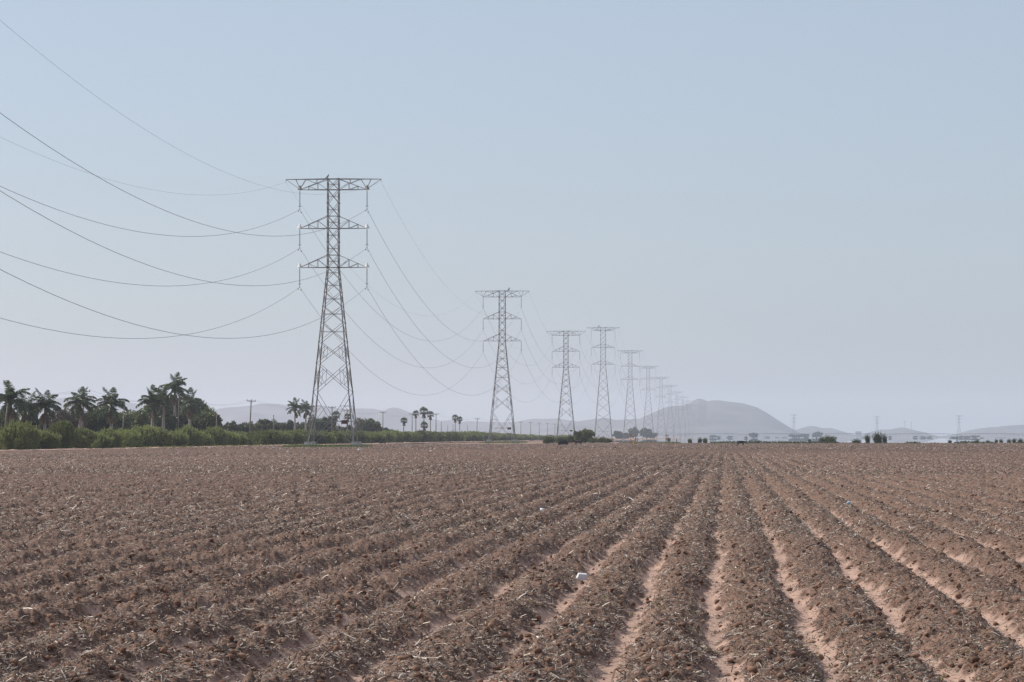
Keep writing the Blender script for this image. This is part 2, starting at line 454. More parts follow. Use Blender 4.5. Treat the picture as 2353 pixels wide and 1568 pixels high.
# ------------------------------------------------------------------ mulch: straw, clods, weeds
def sample_field(n, d0, d1, power, margin=1.2, amin=None):
    """points over the part of the field between two distances, keeping clear of the edges"""
    uu = rng.random(n)
    if abs(power - 1) < 1e-6: d = d0 * (d1 / d0) ** uu
    else:
        e = 1 - power
        d = (d0 ** e + uu * (d1 ** e - d0 ** e)) ** (1 / e)
    lo = np.maximum(EDGE_X + 0.6, d * (-1665 - 80) / F - margin)
    hi = d * (2353 - 1665 + 80) / F + margin
    return lo + rng.random(n) * (hi - lo), d

SV = []; SF = []; ST = []; scount = 0
def straw_batch(n, d0, d1, power, lmin, lmax, wmin, wmax, keep0, bright, flat=False):
    global scount
    x, y = sample_field(n, d0, d1, power)
    r = cover(x, y)
    patch = vn(x / 1.1, y / 2.4, 77)
    k = rng.random(n) < (keep0 + (1 - keep0) * r) * (0.45 + 0.9 * patch)
    x, y = x[k], y[k]; n = len(x)
    z = surf(x, y)
    L = lmin + (lmax - lmin) * rng.random(n) ** 2.2
    W = wmin + (wmax - wmin) * rng.random(n)
    yaw = rng.random(n) * 2 * np.pi
    pit = rng.normal(0, 0.30, n)
    D = np.stack([np.cos(yaw) * np.cos(pit), np.sin(yaw) * np.cos(pit), np.sin(pit)], 1)
    S = np.stack([-np.sin(yaw), np.cos(yaw), rng.normal(0, 0.35, n)], 1)
    S /= np.linalg.norm(S, axis=1)[:, None]
    U = np.cross(D, S)
    C = np.stack([x, y, z + 0.004 + 0.3 * L * np.abs(np.sin(pit)) + 0.012 * rng.random(n)], 1)
    bend = (rng.random(n) - 0.3)[:, None] * 0.12 * L[:, None] * U
    tt = (-0.5, 0.5) if flat else (-0.5, 0.05, 0.5)
    m = len(tt)
    V = np.zeros((n, 3 * m, 3))
    for j, t in enumerate(tt):
        base = C + D * (L * t)[:, None] + (bend if (j == 1 and not flat) else 0)
        ww = W * (1.0 if t < 0.3 else 0.7)
        V[:, 3 * j] = base - S * (ww / 2)[:, None]
        V[:, 3 * j + 1] = base + U * (ww * 0.33)[:, None]
        V[:, 3 * j + 2] = base + S * (ww / 2)[:, None]
    q = np.array([(0, 1, 4, 3), (1, 2, 5, 4), (3, 4, 7, 6), (4, 5, 8, 7)][:2 * (m - 1)])
    f = (np.arange(n) * 3 * m)[:, None, None] + q[None] + scount
    tone = np.where(rng.random(n) < bright, 0.80 + 0.2 * rng.random(n), 0.66 * rng.random(n) ** 0.85)
    SV.append(V.reshape(-1, 3)); SF.append(f.reshape(-1, 4)); ST.append(np.repeat(tone, len(q)))
    scount += n * 3 * m
straw_batch(400000, 19, 62, 1.0, 0.010, 0.075, 0.003, 0.010, 0.10, 0.17)
straw_batch(18000, 19, 70, 1.0, 0.04, 0.15, 0.006, 0.017, 0.08, 0.20)
straw_batch(240000, 52, 150, 1.2, 0.03, 0.13, 0.008, 0.020, 0.12, 0.18, True)
straw_batch(7000, 60, 190, 1.0, 0.10, 0.26, 0.013, 0.03, 0.12, 0.5, True)
straw_batch(180000, 135, 420, 1.3, 0.07, 0.24, 0.016, 0.042, 0.25, 0.16, True)
straw_batch(50000, 400, 700, 1.0, 0.15, 0.50, 0.03, 0.08, 0.4, 0.12, True)
so = link("straw_mulch", np_mesh("straw_mulch", np.concatenate(SV), np.concatenate(SF), tone=np.concatenate(ST)), M['straw'])
tag(so, "chopped dry straw and stalk pieces scattered over the ploughed rows", "straw", None, 'stuff')
del SV, SF, ST

# clods: jittered, once-subdivided octahedra
def clod_shape():
    base = np.array([(1, 0, 0), (-1, 0, 0), (0, 1, 0), (0, -1, 0), (0, 0, 1), (0, 0, -1)], float)
    tri = [(0, 2, 4), (2, 1, 4), (1, 3, 4), (3, 0, 4), (2, 0, 5), (1, 2, 5), (3, 1, 5), (0, 3, 5)]
    V = [tuple(v) for v in base]; idx = {}; F2 = []
    def mid(a, b):
        k = (min(a, b), max(a, b))
        if k not in idx:
            m = (np.array(V[a]) + np.array(V[b])) / 2
            V.append(tuple(m / np.linalg.norm(m))); idx[k] = len(V) - 1
        return idx[k]
    for a, b, c in tri:
        ab, bc, ca = mid(a, b), mid(b, c), mid(c, a)
        F2 += [(a, ab, ca), (ab, b, bc), (ca, bc, c), (ab, bc, ca)]
    return np.array(V), np.array(F2)
CV, CF = clod_shape()
KV = []; KF = []; KT = []; kc = 0
def clod_batch(n, d0, d1, power, smin, smax, keep0):
    global kc
    x, y = sample_field(n, d0, d1, power)
    r = cover(x, y)
    k = rng.random(n) < keep0 + (1 - keep0) * r * (0.3 + vn(x / 0.9, y / 1.5, 78))
    x, y = x[k], y[k]; n = len(x)
    z = surf(x, y)
    s = smin + (smax - smin) * rng.random(n) ** 4.0
    sc = s[:, None] * (0.6 + 0.6 * rng.random((n, 3))) * np.array([1, 1, 0.75])
    V = CV[None] * (1 + 0.32 * (rng.random((n, len(CV), 1)) - 0.5)) * sc[:, None, :]
    a = rng.random(n) * 2 * np.pi; ca, sa = np.cos(a)[:, None], np.sin(a)[:, None]
    X = V[..., 0] * ca - V[..., 1] * sa; Y = V[..., 0] * sa + V[..., 1] * ca
    V = np.stack([X + x[:, None], Y + y[:, None], V[..., 2] + (z + 0.35 * s)[:, None]], 2)
    KV.append(V.reshape(-1, 3)); KF.append(((np.arange(n) * len(CV))[:, None, None] + CF[None] + kc).reshape(-1, 3))
    KT.append(np.repeat(rng.random(n), len(CF))); kc += n * len(CV)
clod_batch(34000, 19, 70, 1.0, 0.006, 0.042, 0.20)
clod_batch(9000, 60, 170, 1.2, 0.015, 0.055, 0.1)
ko = link("soil_clods", np_mesh("soil_clods", np.concatenate(KV), np.concatenate(KF), tone=np.concatenate(KT)), M['clod'])
tag(ko, "crumbled reddish brown soil clods along the ridges and furrows", "soil clods", None, 'stuff')
del KV, KF, KT

def cards(P, D, L, W, roll=None):
    """tapered leaf quads from P along D"""
    n = len(P)
    D = D / np.maximum(1e-9, np.linalg.norm(D, axis=1))[:, None]
    A = rng.normal(size=(n, 3))
    S = np.cross(D, A); S /= np.maximum(1e-9, np.linalg.norm(S, axis=1))[:, None]
    L = np.broadcast_to(L, n)[:, None]; W = np.broadcast_to(W, n)[:, None]
    V = np.stack([P - S * W * 0.35, P + S * W * 0.35, P + D * L * 0.6 + S * W * 0.5, P + D * L, P + D * L * 0.6 - S * W * 0.5], 1)
    f = (np.arange(n) * 5)[:, None] + np.array([0, 1, 2, 3, 4])[None]
    return V.reshape(-1, 3), f

# weeds: small sprouts, a few in patches
wx, wy = sample_field(2600, 21, 130, 1.2)
kk = vn(wx / 0.8, wy / 2.5, 91) > 0.66
wx, wy = wx[kk], wy[kk]
P = np.repeat(np.stack([wx, wy, surf(wx, wy)], 1), 5, 0)
P[:, :2] += rng.normal(0, 0.015, (len(P), 2))
D = rng.normal(0, 0.6, (len(P), 3)); D[:, 2] = 0.5 + rng.random(len(P))
V, f = cards(P, D, 0.012 + 0.022 * rng.random(len(P)), 0.009)
tag(link("weeds", np_mesh("weeds", V, f, tone=rng.random(len(f))), M['weed']), "tiny yellow green weed sprouts between the mulch", "weeds", None, 'stuff')

def grass_patch(name, x0, x1, y0, y1, n, hmin, hmax, label, mat, mask=0.35, seed=5):
    x = x0 + (x1 - x0) * rng.random(n); y = y0 + (y1 - y0) * rng.random(n)
    e = np.minimum.reduce([(x - x0) / (x1 - x0), (x1 - x) / (x1 - x0), (y - y0) / (y1 - y0), (y1 - y) / (y1 - y0)]) * 4
    k = vn(x / 2.0, y / 5.0, seed) * np.clip(e, 0, 1) + 0.25 * np.clip(e, 0, 1) > mask
    x, y = x[k], y[k]; n = len(x)
    P = np.stack([x, y, np.zeros(n) + 0.02], 1)
    D = np.stack([rng.normal(0, 0.35, n), rng.normal(0, 0.35, n), np.ones(n)], 1)
    h = hmin + (hmax - hmin) * rng.random(n)
    V, f = cards(P, D, h + 0.12, 0.10)
    return tag(link(name, np_mesh(name, V, f, tone=rng.random(len(f))), mat), label, "grass", None, 'stuff')
grass_patch("grass", -68.5, -55.0, 492, 522, 9000, 0.12, 0.38, "bright green grass patch growing between the feet of the nearest pylon", M['grass'], 0.28, 5)
grass_patch("grass", -68, -54, 870, 925, 2600, 0.12, 0.4, "thin green grass around the feet of the second pylon", M['grass'], 0.35, 6)
grass_patch("dry_grass", -30, 62, 694, 716, 9000, 0.08, 0.30, "low yellowish grass along the far end of the field", M['weed'], 0.62, 7)
grass_patch("grass", -24, -9, 716, 760, 4200, 0.2, 0.55, "green grass strip behind the rusty standpipes at the far field end", M['grass'], 0.3, 8)
grass_patch("dry_grass", -82, -80, 380, 700, 2600, 0.1, 0.35, "sparse dry grass along the edge of the dirt track", M['weed'], 0.55, 9)

# ------------------------------------------------------------------ vegetation prototypes
def rand_dirs(n):
    v = rng.normal(size=(n, 3)); return v / np.linalg.norm(v, axis=1)[:, None]
def bush_mesh(nl=9500, w=2.6, h=3.2, lobes=9, L=(0.28, 0.50), W=(0.06, 0.12), upright=0.6):
    Ps = []; Ds = []; Ts = []
    for k in range(lobes):
        a = 2.4 * k + rng.random(); q = k / (lobes - 1)
        rr = w * (0.0 if k == 0 else 0.30 + 0.42 * q)
        hz = h * (0.66 - 0.42 * q) * (0.88 + 0.24 * rng.random())
        c = np.array([rr * math.cos(a), rr * math.sin(a), hz])
        rad = np.array([w * (0.34 + 0.10 * rng.random())] * 2 + [h * (0.27 + 0.07 * rng.random())])
        n = nl // lobes
        dd = rand_dirs(n)
        P = c + dd * rad * (0.55 + 0.5 * rng.random(n) ** 0.6)[:, None]
        Ps.append(P); Ds.append(dd * 0.6 + np.array([0, 0, upright]) + rng.normal(0, 0.35, (n, 3)))
        Ts.append(np.clip(0.28 + 0.35 * rng.random() + 0.35 * rng.random(n), 0, 1))
    # wispy leading shoots
    n = nl // 5
    a = rng.random(n // 12 + 1) * 2 * np.pi; r0 = w * np.sqrt(rng.random(len(a)))
    for q in range(len(a)):
        b = np.array([r0[q] * math.cos(a[q]), r0[q] * math.sin(a[q]), h * (0.55 + 0.3 * rng.random()) * (1 - 0.45 * (r0[q] / w) ** 2)])
        dv = np.array([math.cos(a[q]) * 0.35, math.sin(a[q]) * 0.35, 1.0]) + rng.normal(0, 0.15, 3)
        t = rng.random(12)
        Ps.append(b + dv * (t * 0.75)[:, None]); Ds.append(dv + rng.normal(0, 0.35, (12, 3))); Ts.append(0.4 + 0.5 * rng.random(12))
    P = np.concatenate(Ps); D = np.concatenate(Ds); T = np.concatenate(Ts)
    k = P[:, 2] > 0.0
    P, D, T = P[k], D[k], T[k]
    V, f = cards(P, D, L[0] + (L[1] - L[0]) * rng.random(len(P)), W[0] + (W[1] - W[0]) * rng.random(len(P)))
    return np_mesh("feathery_bush", V, f, tone=T, mat=M['bush'])
BUSH = [bush_mesh(w=2.4 + 0.3 * (k % 3), h=3.1 + 0.2 * (k % 2)) for k in range(6)]
LOWBUSH = [bush_mesh(4200, 1.3, 1.5, 7, (0.14, 0.30), (0.035, 0.07), 0.6) for k in range(3)]
for me in LOWBUSH:
    me.materials.clear(); me.materials.append(M['shrub'])

def stems_mesh(h, w, n=7):
    mb = MB()
    for k in range(n):
        a = random.random() * 6.28; r = w * (0.2 + 0.5 * random.random())
        mb.bar((0.15 * math.cos(a), 0.15 * math.sin(a), 0), (r * math.cos(a), r * math.sin(a), h * (0.5 + 0.3 * random.random())), 0.07, 0.02)
    return mb.mesh("stem", M['bark'])
BSTEM = stems_mesh(3.0, 2.4)
LSTEM = stems_mesh(1.3, 1.2, 5)

def bush(vx, X, ht, wide, label, group, k, low=False):
    d = d_line(vx, X) if X is not None else None
    return d
def put_bush(x, y, ht, wide, label, group, k, low=False, z=0.0, name="bush"):
    base = (LOWBUSH if low else BUSH)
    me = base[k % len(base)]
    hh = 1.55 if low else 3.45
    ww = 1.4 if low else 2.6
    o = empty(name, (x, y, z), random.random() * 6.28, (wide / 2 / ww, wide / 2 / ww, ht / hh))
    tag(o, label, "bush", group)
    link("foliage", me, None, o)
    link("stem", LSTEM if low else BSTEM, None, o)
    return o

def tree_meshes(w, h, clear, nl, lobes, leafL, leafW, mat, dens=0.5):
    """crown of leaf clumps on a trunk with limbs; w = crown radius, h = height"""
    tb = MB()
    tr = max(0.10, 0.035 * h)
    top = Vector((random.uniform(-.2, .2), random.uniform(-.2, .2), h * 0.55))
    tb.tube([(0, 0, -0.1), (0.05, 0.03, clear * 0.5), (0.08, -0.03, clear), top], [tr * 1.3, tr, tr * 0.85, tr * 0.4], 7)
    Ps = []; Ds = []; Ts = []
    cen = []
    for k in range(lobes):
        a = 2.4 * k + rng.random() * 0.8; rr = w * (0.15 + 0.58 * math.sqrt(rng.random()))
        z = clear + (h - clear) * (0.08 + 0.74 * rng.random()) * (1 - 0.45 * (rr / w) ** 2)
        c = np.array([rr * math.cos(a), rr * math.sin(a), z]); cen.append(c)
        rad = np.array([w * (0.26 + 0.18 * rng.random())] * 2 + [(h - clear) * (0.17 + 0.10 * rng.random())])
        tb.bar((0.05, 0, clear * (0.8 + 0.3 * rng.random())), tuple(c), tr * 0.75, tr * 0.18)
        n = nl // lobes
        dd = rand_dirs(n)
        dd[:, 2] = np.abs(dd[:, 2]) * 0.9 - 0.15 * rng.random(n) + np.where(rng.random(n) < 0.3, -0.5, 0)
        dd /= np.linalg.norm(dd, axis=1)[:, None]
        rad_n = 1 + 0.45 * (vn(dd[:, 0] * 3 + 10 * k, dd[:, 1] * 3 + dd[:, 2] * 2, 200 + k) - 0.5)
        P = c + dd * rad * (rad_n * (0.62 + 0.42 * rng.random(n) ** 0.5))[:, None]
        Ps.append(P); Ds.append(dd + rng.normal(0, 0.8, (n, 3)) + np.array([0, 0, -0.25]))
        Ts.append(np.clip(0.15 + 0.35 * rng.random() + 0.45 * rng.random(n), 0, 1))
    P = np.concatenate(Ps); D = np.concatenate(Ds); T = np.concatenate(Ts)
    V, f = cards(P, D, leafL * (0.7 + 0.6 * rng.random(len(P))), leafW * (0.7 + 0.6 * rng.random(len(P))))
    cr = np_mesh("crown", V, f, tone=T, mat=mat)
    return tb.mesh("trunk", M['bark'], True), cr
TREE = [tree_meshes(3.4, 7.0, 0.4, 8500, 18, 0.40, 0.24, M['tree']) for k in range(5)]
OLIVE = [tree_meshes(3.4, 7.0, 0.3, 8500, 18, 0.40, 0.24, M['olive_tree']) for k in range(2)]
DRY = [tree_meshes(3.0, 7.0, 1.6, 4200, 14, 0.32, 0.20, M['brown_tree']) for k in range(2)]
FAR = [tree_meshes(3.4, 7.0, 0.3 + 0.15 * k, 3600, 14, 0.55, 0.38, M['tree']) for k in range(4)]
def put_tree(x, y, ht, wide, label, group, kind, k, name="leafy_tree", zs=None):
    tm, cm = kind[k % len(kind)]
    rr = 3.4 if kind is not DRY else 3.0
    s = wide / 2 / (rr * 1.02)
    o = empty(name, (x, y, 0), random.random() * 6.28, (s, s, ht / 7.0))
    tag(o, label, "tree", group)
    link("trunk", tm, None, o); link("crown", cm, None, o)
    return o

# palms -------------------------------------------------------------
def frond_mesh(a0, bend, Lr=2.9, n=26):
    """one plumose feather frond along +X, rising at a0 degrees and arching over"""
    pts = []; ang = a0; p = np.zeros(3)
    pts.append(p.copy()); dirs = []
    for i in range(n):
        t = i / n
        a = R(a0 - bend * t ** 1.2)
        dv = np.array([math.cos(a), 0, math.sin(a)]); dirs.append(dv)
        p = p + dv * Lr / n; pts.append(p.copy())
    P = []; D = []; L = []
    for i in range(3, n):
        t = i / n
        ll = 0.78 * math.sin(math.pi * min(1, 0.18 + 0.80 * t)) ** 0.7
        up = np.cross(dirs[i], np.array([0, 1, 0]))
        for s in (-1, 1):
            for e in (0.35, -0.25):
                P.append(pts[i] + np.array([0, 0, 0])); L.append(ll * (0.85 + 0.3 * rng.random()))
                D.append(np.array([0, s * 0.85, 0]) + dirs[i] * 0.55 - up * e + np.array([0, 0, -0.35]) + rng.normal(0, 0.08, 3))
    V, f = cards(np.array(P), np.array(D), np.array(L), 0.10)
    tone = 0.25 + 0.7 * rng.random(len(f))
    mb = MB(); mb.tube(pts, [0.05 * (1 - 0.85 * i / n) for i in range(n + 1)], 4)
    V2 = np.array(mb.V); F2 = [q for q in mb.F if len(q) == 4]
    return np_mesh("frond", np.concatenate([V, V2]), [f, np.array(F2) + len(V)], tone=np.concatenate([tone, np.full(len(F2), 0.6)]), mat=M['palm'])
FROND = {'up': [frond_mesh(84, 40), frond_mesh(74, 85)], 'mid': [frond_mesh(58, 110), frond_mesh(48, 95)], 'low': [frond_mesh(30, 100), frond_mesh(15, 85)], 'hang': [frond_mesh(-12, 70), frond_mesh(-32, 50)]}
DEADF = []
for k in range(2):
    me = frond_mesh(-45, 40, 2.3); me.materials.clear(); me.materials.append(M['dead_palm']); DEADF.append(me)
def palm_trunk(kind):
    mb = MB()
    n = 24
    pts = []; rad = []
    for i in range(n + 1):
        t = i / n
        pts.append((0.02 * math.sin(3 * t), 0.02 * math.sin(2 * t + 1), t))
        if kind == 'royal':
            rad.append((0.24 + 0.05 * math.sin(math.pi * min(1, t * 1.25)) - 0.08 * t) * (1.04 if i % 2 else 1.0))
        else: rad.append((0.20 - 0.05 * t) * (1.05 if i % 2 else 1.0))
    mb.tube(pts, rad, 9)
    return mb.mesh("trunk", M['palm_trunk'], True)
RTR, FTR = palm_trunk('royal'), palm_trunk('fan')
shaft = MB(); shaft.lathe((0, 0, 0), [(0.17, -1.1), (0.19, -0.8), (0.15, -0.2), (0.09, 0.25)], 9)
SHAFT = shaft.mesh("crownshaft", plain("green_crownshaft", (0.10, 0.13, 0.05), 0.5, 0.4), True)
def royal_palm(x, y, h, s, label, lean=0.0, dead=3, nf=17):
    o = empty("royal_palm", (x, y, 0), random.random() * 6.28)
    tag(o, label, "palm tree", "feather palms behind the hedge")
    link("trunk", RTR, None, o, scale=(s * 1.05, s * 1.05, h - 0.9 * s), rot=(lean, 0, 0))
    ty = -math.sin(lean) * h
    link("crownshaft", SHAFT, None, o, loc=(0, ty, h), scale=s)
    for k in range(nf):
        t = k / (nf - 1)
        kind = 'up' if t < 0.20 else 'mid' if t < 0.55 else 'low' if t < 0.85 else 'hang'
        fr = link("frond", FROND[kind][k % 2], None, o, loc=(0, ty, h + 0.15 * s), rot=(random.uniform(-.15, .15), random.uniform(-.12, .12), 2.4 * k + random.uniform(-.3, .3)), scale=s * random.uniform(0.88, 1.1))
    for k in range(dead):
        fr = link("frond", DEADF[k % 2], None, o, loc=(0, ty, h - 0.5 * s), rot=(0, 0.2, random.random() * 6.28), scale=s * 0.9)
        fr['label'] = "dry brown hanging frond"
    return o
def fan_crown(n=46):
    V = []; Fq = []; T = []
    for k in range(n):
        z = 1 - 1.55 * (k + 0.5) / n; a = 2.399 * k
        rr = math.sqrt(max(0, 1 - z * z))
        d = np.array([rr * math.cos(a), rr * math.sin(a), z])
        s = np.cross(d, [0, 0, 1.0]); s /= max(1e-6, np.linalg.norm(s)); u2 = np.cross(s, d)
        c = d * (0.62 + 0.2 * rng.random())
        m = 11
        for j in range(m):
            t0 = -1.5 + 3.0 * j / m; t1 = t0 + 3.0 / m * 0.80
            L = 0.72 * (0.9 + 0.2 * rng.random())
            def dr(t, l): return c + (d * math.cos(t) + s * math.sin(t)) * l + u2 * (-0.25 * l * l)
            b = len(V)
            V += [c, dr(t0, L * 0.75), dr((t0 + t1) / 2, L), dr(t1, L * 0.75)]
            Fq.append((b, b + 1, b + 2, b + 3)); T.append(0.15 + 0.7 * rng.random())
        b = len(V); w = s * 0.02
        V += [-w, w, c + w, c - w]; Fq.append((b, b + 1, b + 2, b + 3)); T.append(0.7)
    return np_mesh("crown", np.array(V), np.array(Fq), tone=np.array(T), mat=M['palm'])
FANC = [fan_crown(), fan_crown(40)]
sk = MB()
for k in range(40):
    a = random.random() * 6.28; z0 = -0.2 - random.random() * 0.7
    sk.bar((0.16 * math.cos(a), 0.16 * math.sin(a), z0), ((0.36 + random.random() * .2) * math.cos(a), (0.36 + random.random() * .2) * math.sin(a), z0 - 0.7), 0.05, 0.15)
SKIRT = sk.mesh("dead_leaf_skirt", plain("dead_palm_leaves", (0.19, 0.14, 0.095), 0.85, 0.2))
def fan_palm(x, y, h, s, label, lean=0.0, k=0):
    o = empty("fan_palm", (x, y, 0), 0)
    tag(o, label, "palm tree", "fan palms beyond the hedge")
    link("trunk", FTR, None, o, scale=(1, 1, h), rot=(0, lean, 0))
    tx = math.sin(lean) * h
    link("crown", FANC[k % 2], None, o, loc=(tx, 0, h), rot=(0, lean, k * 1.1), scale=s)
    link("dead_leaf_skirt", SKIRT, None, o, loc=(tx, 0, h - 0.1), scale=s)
    return o

# ------------------------------------------------------------------ hedge along the left field edge
front = [   # image x of the centre, height, width, label
    (-40, 3.3, 5.6, "olive green bush half cut by the left picture edge"),
    (44, 3.5, 5.4, "largest dark rounded bush at the hedge's left end"),
    (98, 3.0, 4.6, "bush to the right of the dark rounded hedge bush"),
    (142, 3.2, 4.8, "hedge bush in front of the leaning palm and tall pole"),
    (184, 3.2, 5.0, "tall feathery hedge bush below the palm crossed by a pole"),
    (222, 2.9, 4.4, "lower hedge bush in front of the darkest tree mass"),
    (252, 2.8, 4.6, "yellowish green hedge bush below the broad drooping palm"),
    (290, 3.3, 5.2, "hedge bush at the foot of the dark leaning post"),
    (330, 3.1, 4.8, "hedge bush left of the grey palm trunk"),
    (366, 3.2, 5.2, "hedge bush right of the grey palm trunk"),
    (398, 3.5, 5.2, "tall hedge bush under the tallest palm"),
    (432, 3.3, 4.8, "hedge bush under the dark tree beside the tallest palm"),
    (462, 3.0, 4.6, "hedge bush below the right end of the palm grove"),
    (492, 3.0, 4.8, "hedge bush in front of the short dark post"),
    (520, 3.1, 4.6, "hedge bush left of the slightly leaning utility pole"),
    (546, 2.8, 4.4, "hedge bush at the foot of the slightly leaning utility pole"),
    (582, 2.7, 3.6, "low hedge bush between utility pole and lone dark bush"),
]
for k, (vx, ht, wd, lab) in enumerate(front):
    X = -91.0 - 1.2 * ((k * 7) % 3) / 2
    d = d_line(vx, X)
    put_bush(X, d, ht * (0.78 + 0.40 * ((k * 3) % 5) / 4), wd * 0.92, lab, "bushes of the hedge along the field", k)
d = d_line(612, -86.6)
put_bush(-86.6, d, 3.2, 5.2, "lone dark rounded bush standing forward of the hedge on the track", "bushes of the hedge along the field", 2)
mid = [(640, "hedge bush right of the lone dark bush"), (664, "hedge bush below the pair of small palms"), (690, "hedge bush left of the nearest pylon's legs"),
       (716, "hedge bush seen between the left legs of the nearest pylon"), (742, "hedge bush seen through the left half of the nearest pylon"),
       (768, "dark hedge bush seen through the middle of the nearest pylon"), (792, "hedge bush seen through the right half of the nearest pylon"),
       (816, "hedge bush at the nearest pylon's right legs"), (838, "hedge bush below the dry brown tree"), (860, "dark hedge bush below the round dark tree"),
       (882, "hedge bush below the utility pole beside the round tree"), (904, "hedge bush left of the leaning fan palm"), (925, "hedge bush under the leaning fan palm"),
       (945, "hedge bush under the left of the clustered fan palms"), (964, "hedge bush under the short fan palm"), (982, "hedge bush under the right clustered fan palm"),
       (1000, "dark hedge bush under the pole right of the clustered fan palms"), (1018, "hedge bush left of the twin fan palms"), (1036, "dark last tall hedge bush below the twin fan palms")]
for k, (vx, lab) in enumerate(mid):
    X = -91.5 - (k % 3) * 0.8 + (2.2 if vx in (768, 860, 1000, 1036) else 0)
    d = d_line(vx, X)
    put_bush(X, d, 3.0 + 0.4 * ((k * 5) % 4) / 3 + (0.3 if vx > 900 else 0), 5.4 + 0.05 * (k % 4), lab, "bushes of the hedge along the field", k + 1)
BACK = "feathery bush in the closed back row of the hedge"
for k in range(52):
    vx = -60 + k * 21.5 + random.uniform(-6, 6)
    X = -99.0 - random.random() * 2
    d = d_line(vx, X)
    put_bush(X, d, 2.1 + 0.9 * random.random(), 5.6 + random.random(), BACK, "back row of the hedge", k + 3)
FARB = "hazy olive bush in the distant end of the hedge"
for k in range(30):
    vx = 1052 + k * 9.6 + random.uniform(-2, 2)
    X = -92 - random.random() * 8
    d = d_line(vx, X)
    ht = z_at(992 + 8 * sstep(1040, 1260, vx) + random.uniform(-2.0, 2), d)
    put_bush(X, d, max(2.0, ht), 6.0 + 2 * random.random(), FARB, "distant end of the hedge", k)

# ------------------------------------------------------------------ trees behind the hedge
def tree_at(vx, top, wv, X, label, kind, k, group="trees behind the hedge", name="leafy_tree"):
    d = d_line(vx, X)
    return put_tree(X, d, z_at(top, d), wv * 1.45 * d / F, label, group, kind, k, name)
tl = [(12, 942, 36, -110, "dark tree under the leftmost palm at the picture's left edge", TREE, 0),
      (66, 935, 34, -116, "leafy tree between the two leftmost palms", TREE, 1),
      (103, 950, 34, -118, "low leafy tree behind the second tall palm from the left", TREE, 4),
      (141, 920, 46, -114, "brownish open-crowned tree left of the palm crossed by a pole", DRY, 0),
      (176, 929, 38, -112, "brownish tree behind the palm crossed by a pole", DRY, 1),
      (216, 926, 62, -113, "darkest broad tree between the pole and the drooping palm", TREE, 2),
      (262, 931, 60, -114, "dark broad tree behind the drooping palm", TREE, 3),
      (317, 937, 66, -112, "lighter green leafy tree left of the grey palm trunk", OLIVE, 0),
      (366, 934, 56, -112, "leafy tree behind the grey palm trunk", TREE, 4),
      (392, 912, 60, -118, "tall dark tree behind the tallest palm", TREE, 1),
      (434, 916, 66, -117, "tall dark tree right of the tallest palm", TREE, 2),
      (463, 932, 62, -113, "dark tree at the right end of the palm grove", TREE, 3),
      (372, 906, 58, -121, "broadleaf tree filling the gap left of the tallest palm", TREE, 4), (419, 907, 56, -122, "tall broadleaf tree just right of the tallest palm's trunk", TREE, 3), (447, 917, 60, -121, "broad dark tree behind the last palm of the grove", TREE, 0),
      (38, 946, 34, -118, "low dark tree between the leftmost palm and the thick-trunked one", TREE, 3), (240, 934, 50, -119, "dark tree left of the drooping palm's trunk", TREE, 1), (290, 945, 44, -118, "low dark tree behind the leaning bare post", TREE, 2),
      (503, 973, 22, -118, "small hazy tree beside the short dark post", TREE, 0),
      (522, 969, 20, -128, "small round tree left of the slightly leaning pole", TREE, 1),
      (549, 962, 36, -118, "rounded dark tree left of the slightly leaning pole", TREE, 2),
      (584, 962, 30, -124, "rounded tree just right of the slightly leaning pole", OLIVE, 1),
      (609, 962, 32, -124, "rounded tree left of the small bare post", TREE, 0),
      (637, 962, 28, -124, "tree behind the small bare post", TREE, 3),
      (660, 964, 26, -126, "tree left of the pair of small palms", TREE, 1),
      (680, 967, 24, -126, "low tree under the pair of small palms", TREE, 2),
      (705, 964, 26, -126, "low tree just left of the nearest pylon", TREE, 4),
      (731, 951, 32, -124, "dark tree seen through the nearest pylon's left half", TREE, 3),
      (754, 956, 24, -126, "dark tree behind the pole inside the nearest pylon", TREE, 0),
      (790, 972, 34, -120, "low tree seen through the nearest pylon's right half", TREE, 2),
      (833, 951, 32, -126, "dry brown tree right of the nearest pylon", DRY, 0),
      (862, 961, 44, -118, "round dark tree alone right of the dry brown tree", TREE, 1),
      (893, 982, 26, -116, "small pale tree right of the round dark tree", FAR, 1)]
for vx, top, wv, X, lab, kind, k in tl:
    tree_at(vx, top, wv, X, lab, kind, k)

pal = [(25, 882, -104, 1.12, "leftmost tall feather palm with a full arching crown", 0.0), (60, 908, -106, 0.95, "second feather palm from the left, with a thick grey trunk", 0.0),
       (104, 902, -103, 1.0, "feather palm with a pale slender trunk, third from the left", 0.0), (184, 893, -107, 1.12, "feather palm crossed by a pale utility pole", 0.0),
       (257, 899, -106, 1.15, "feather palm with a broad drooping crown against open sky", 0.0), (351, 894, -102, 1.15, "feather palm with a bulging grey trunk", 0.0),
       (376, 889, -108, 1.1, "feather palm crowded between the grey-trunked and the tallest palm", 0.0), (402, 863, -109, 1.2, "tallest feather palm rising above the grove", 0.0),
       (437, 899, -112, 1.2, "feather palm above the dark tree at the grove's right end", 0.0), (678, 920, -118, 1.0, "left one of two small distant feather palms", 0.0), (703, 923, -119, 1.0, "right one of two small distant feather palms, beside the pylon", 0.0)]
for vx, top, X, s, lab, ln in pal:
    d = d_line(vx, X)
    royal_palm(X, d, z_at(top, d) - 2.25 * s, s * 1.06, lab, ln)
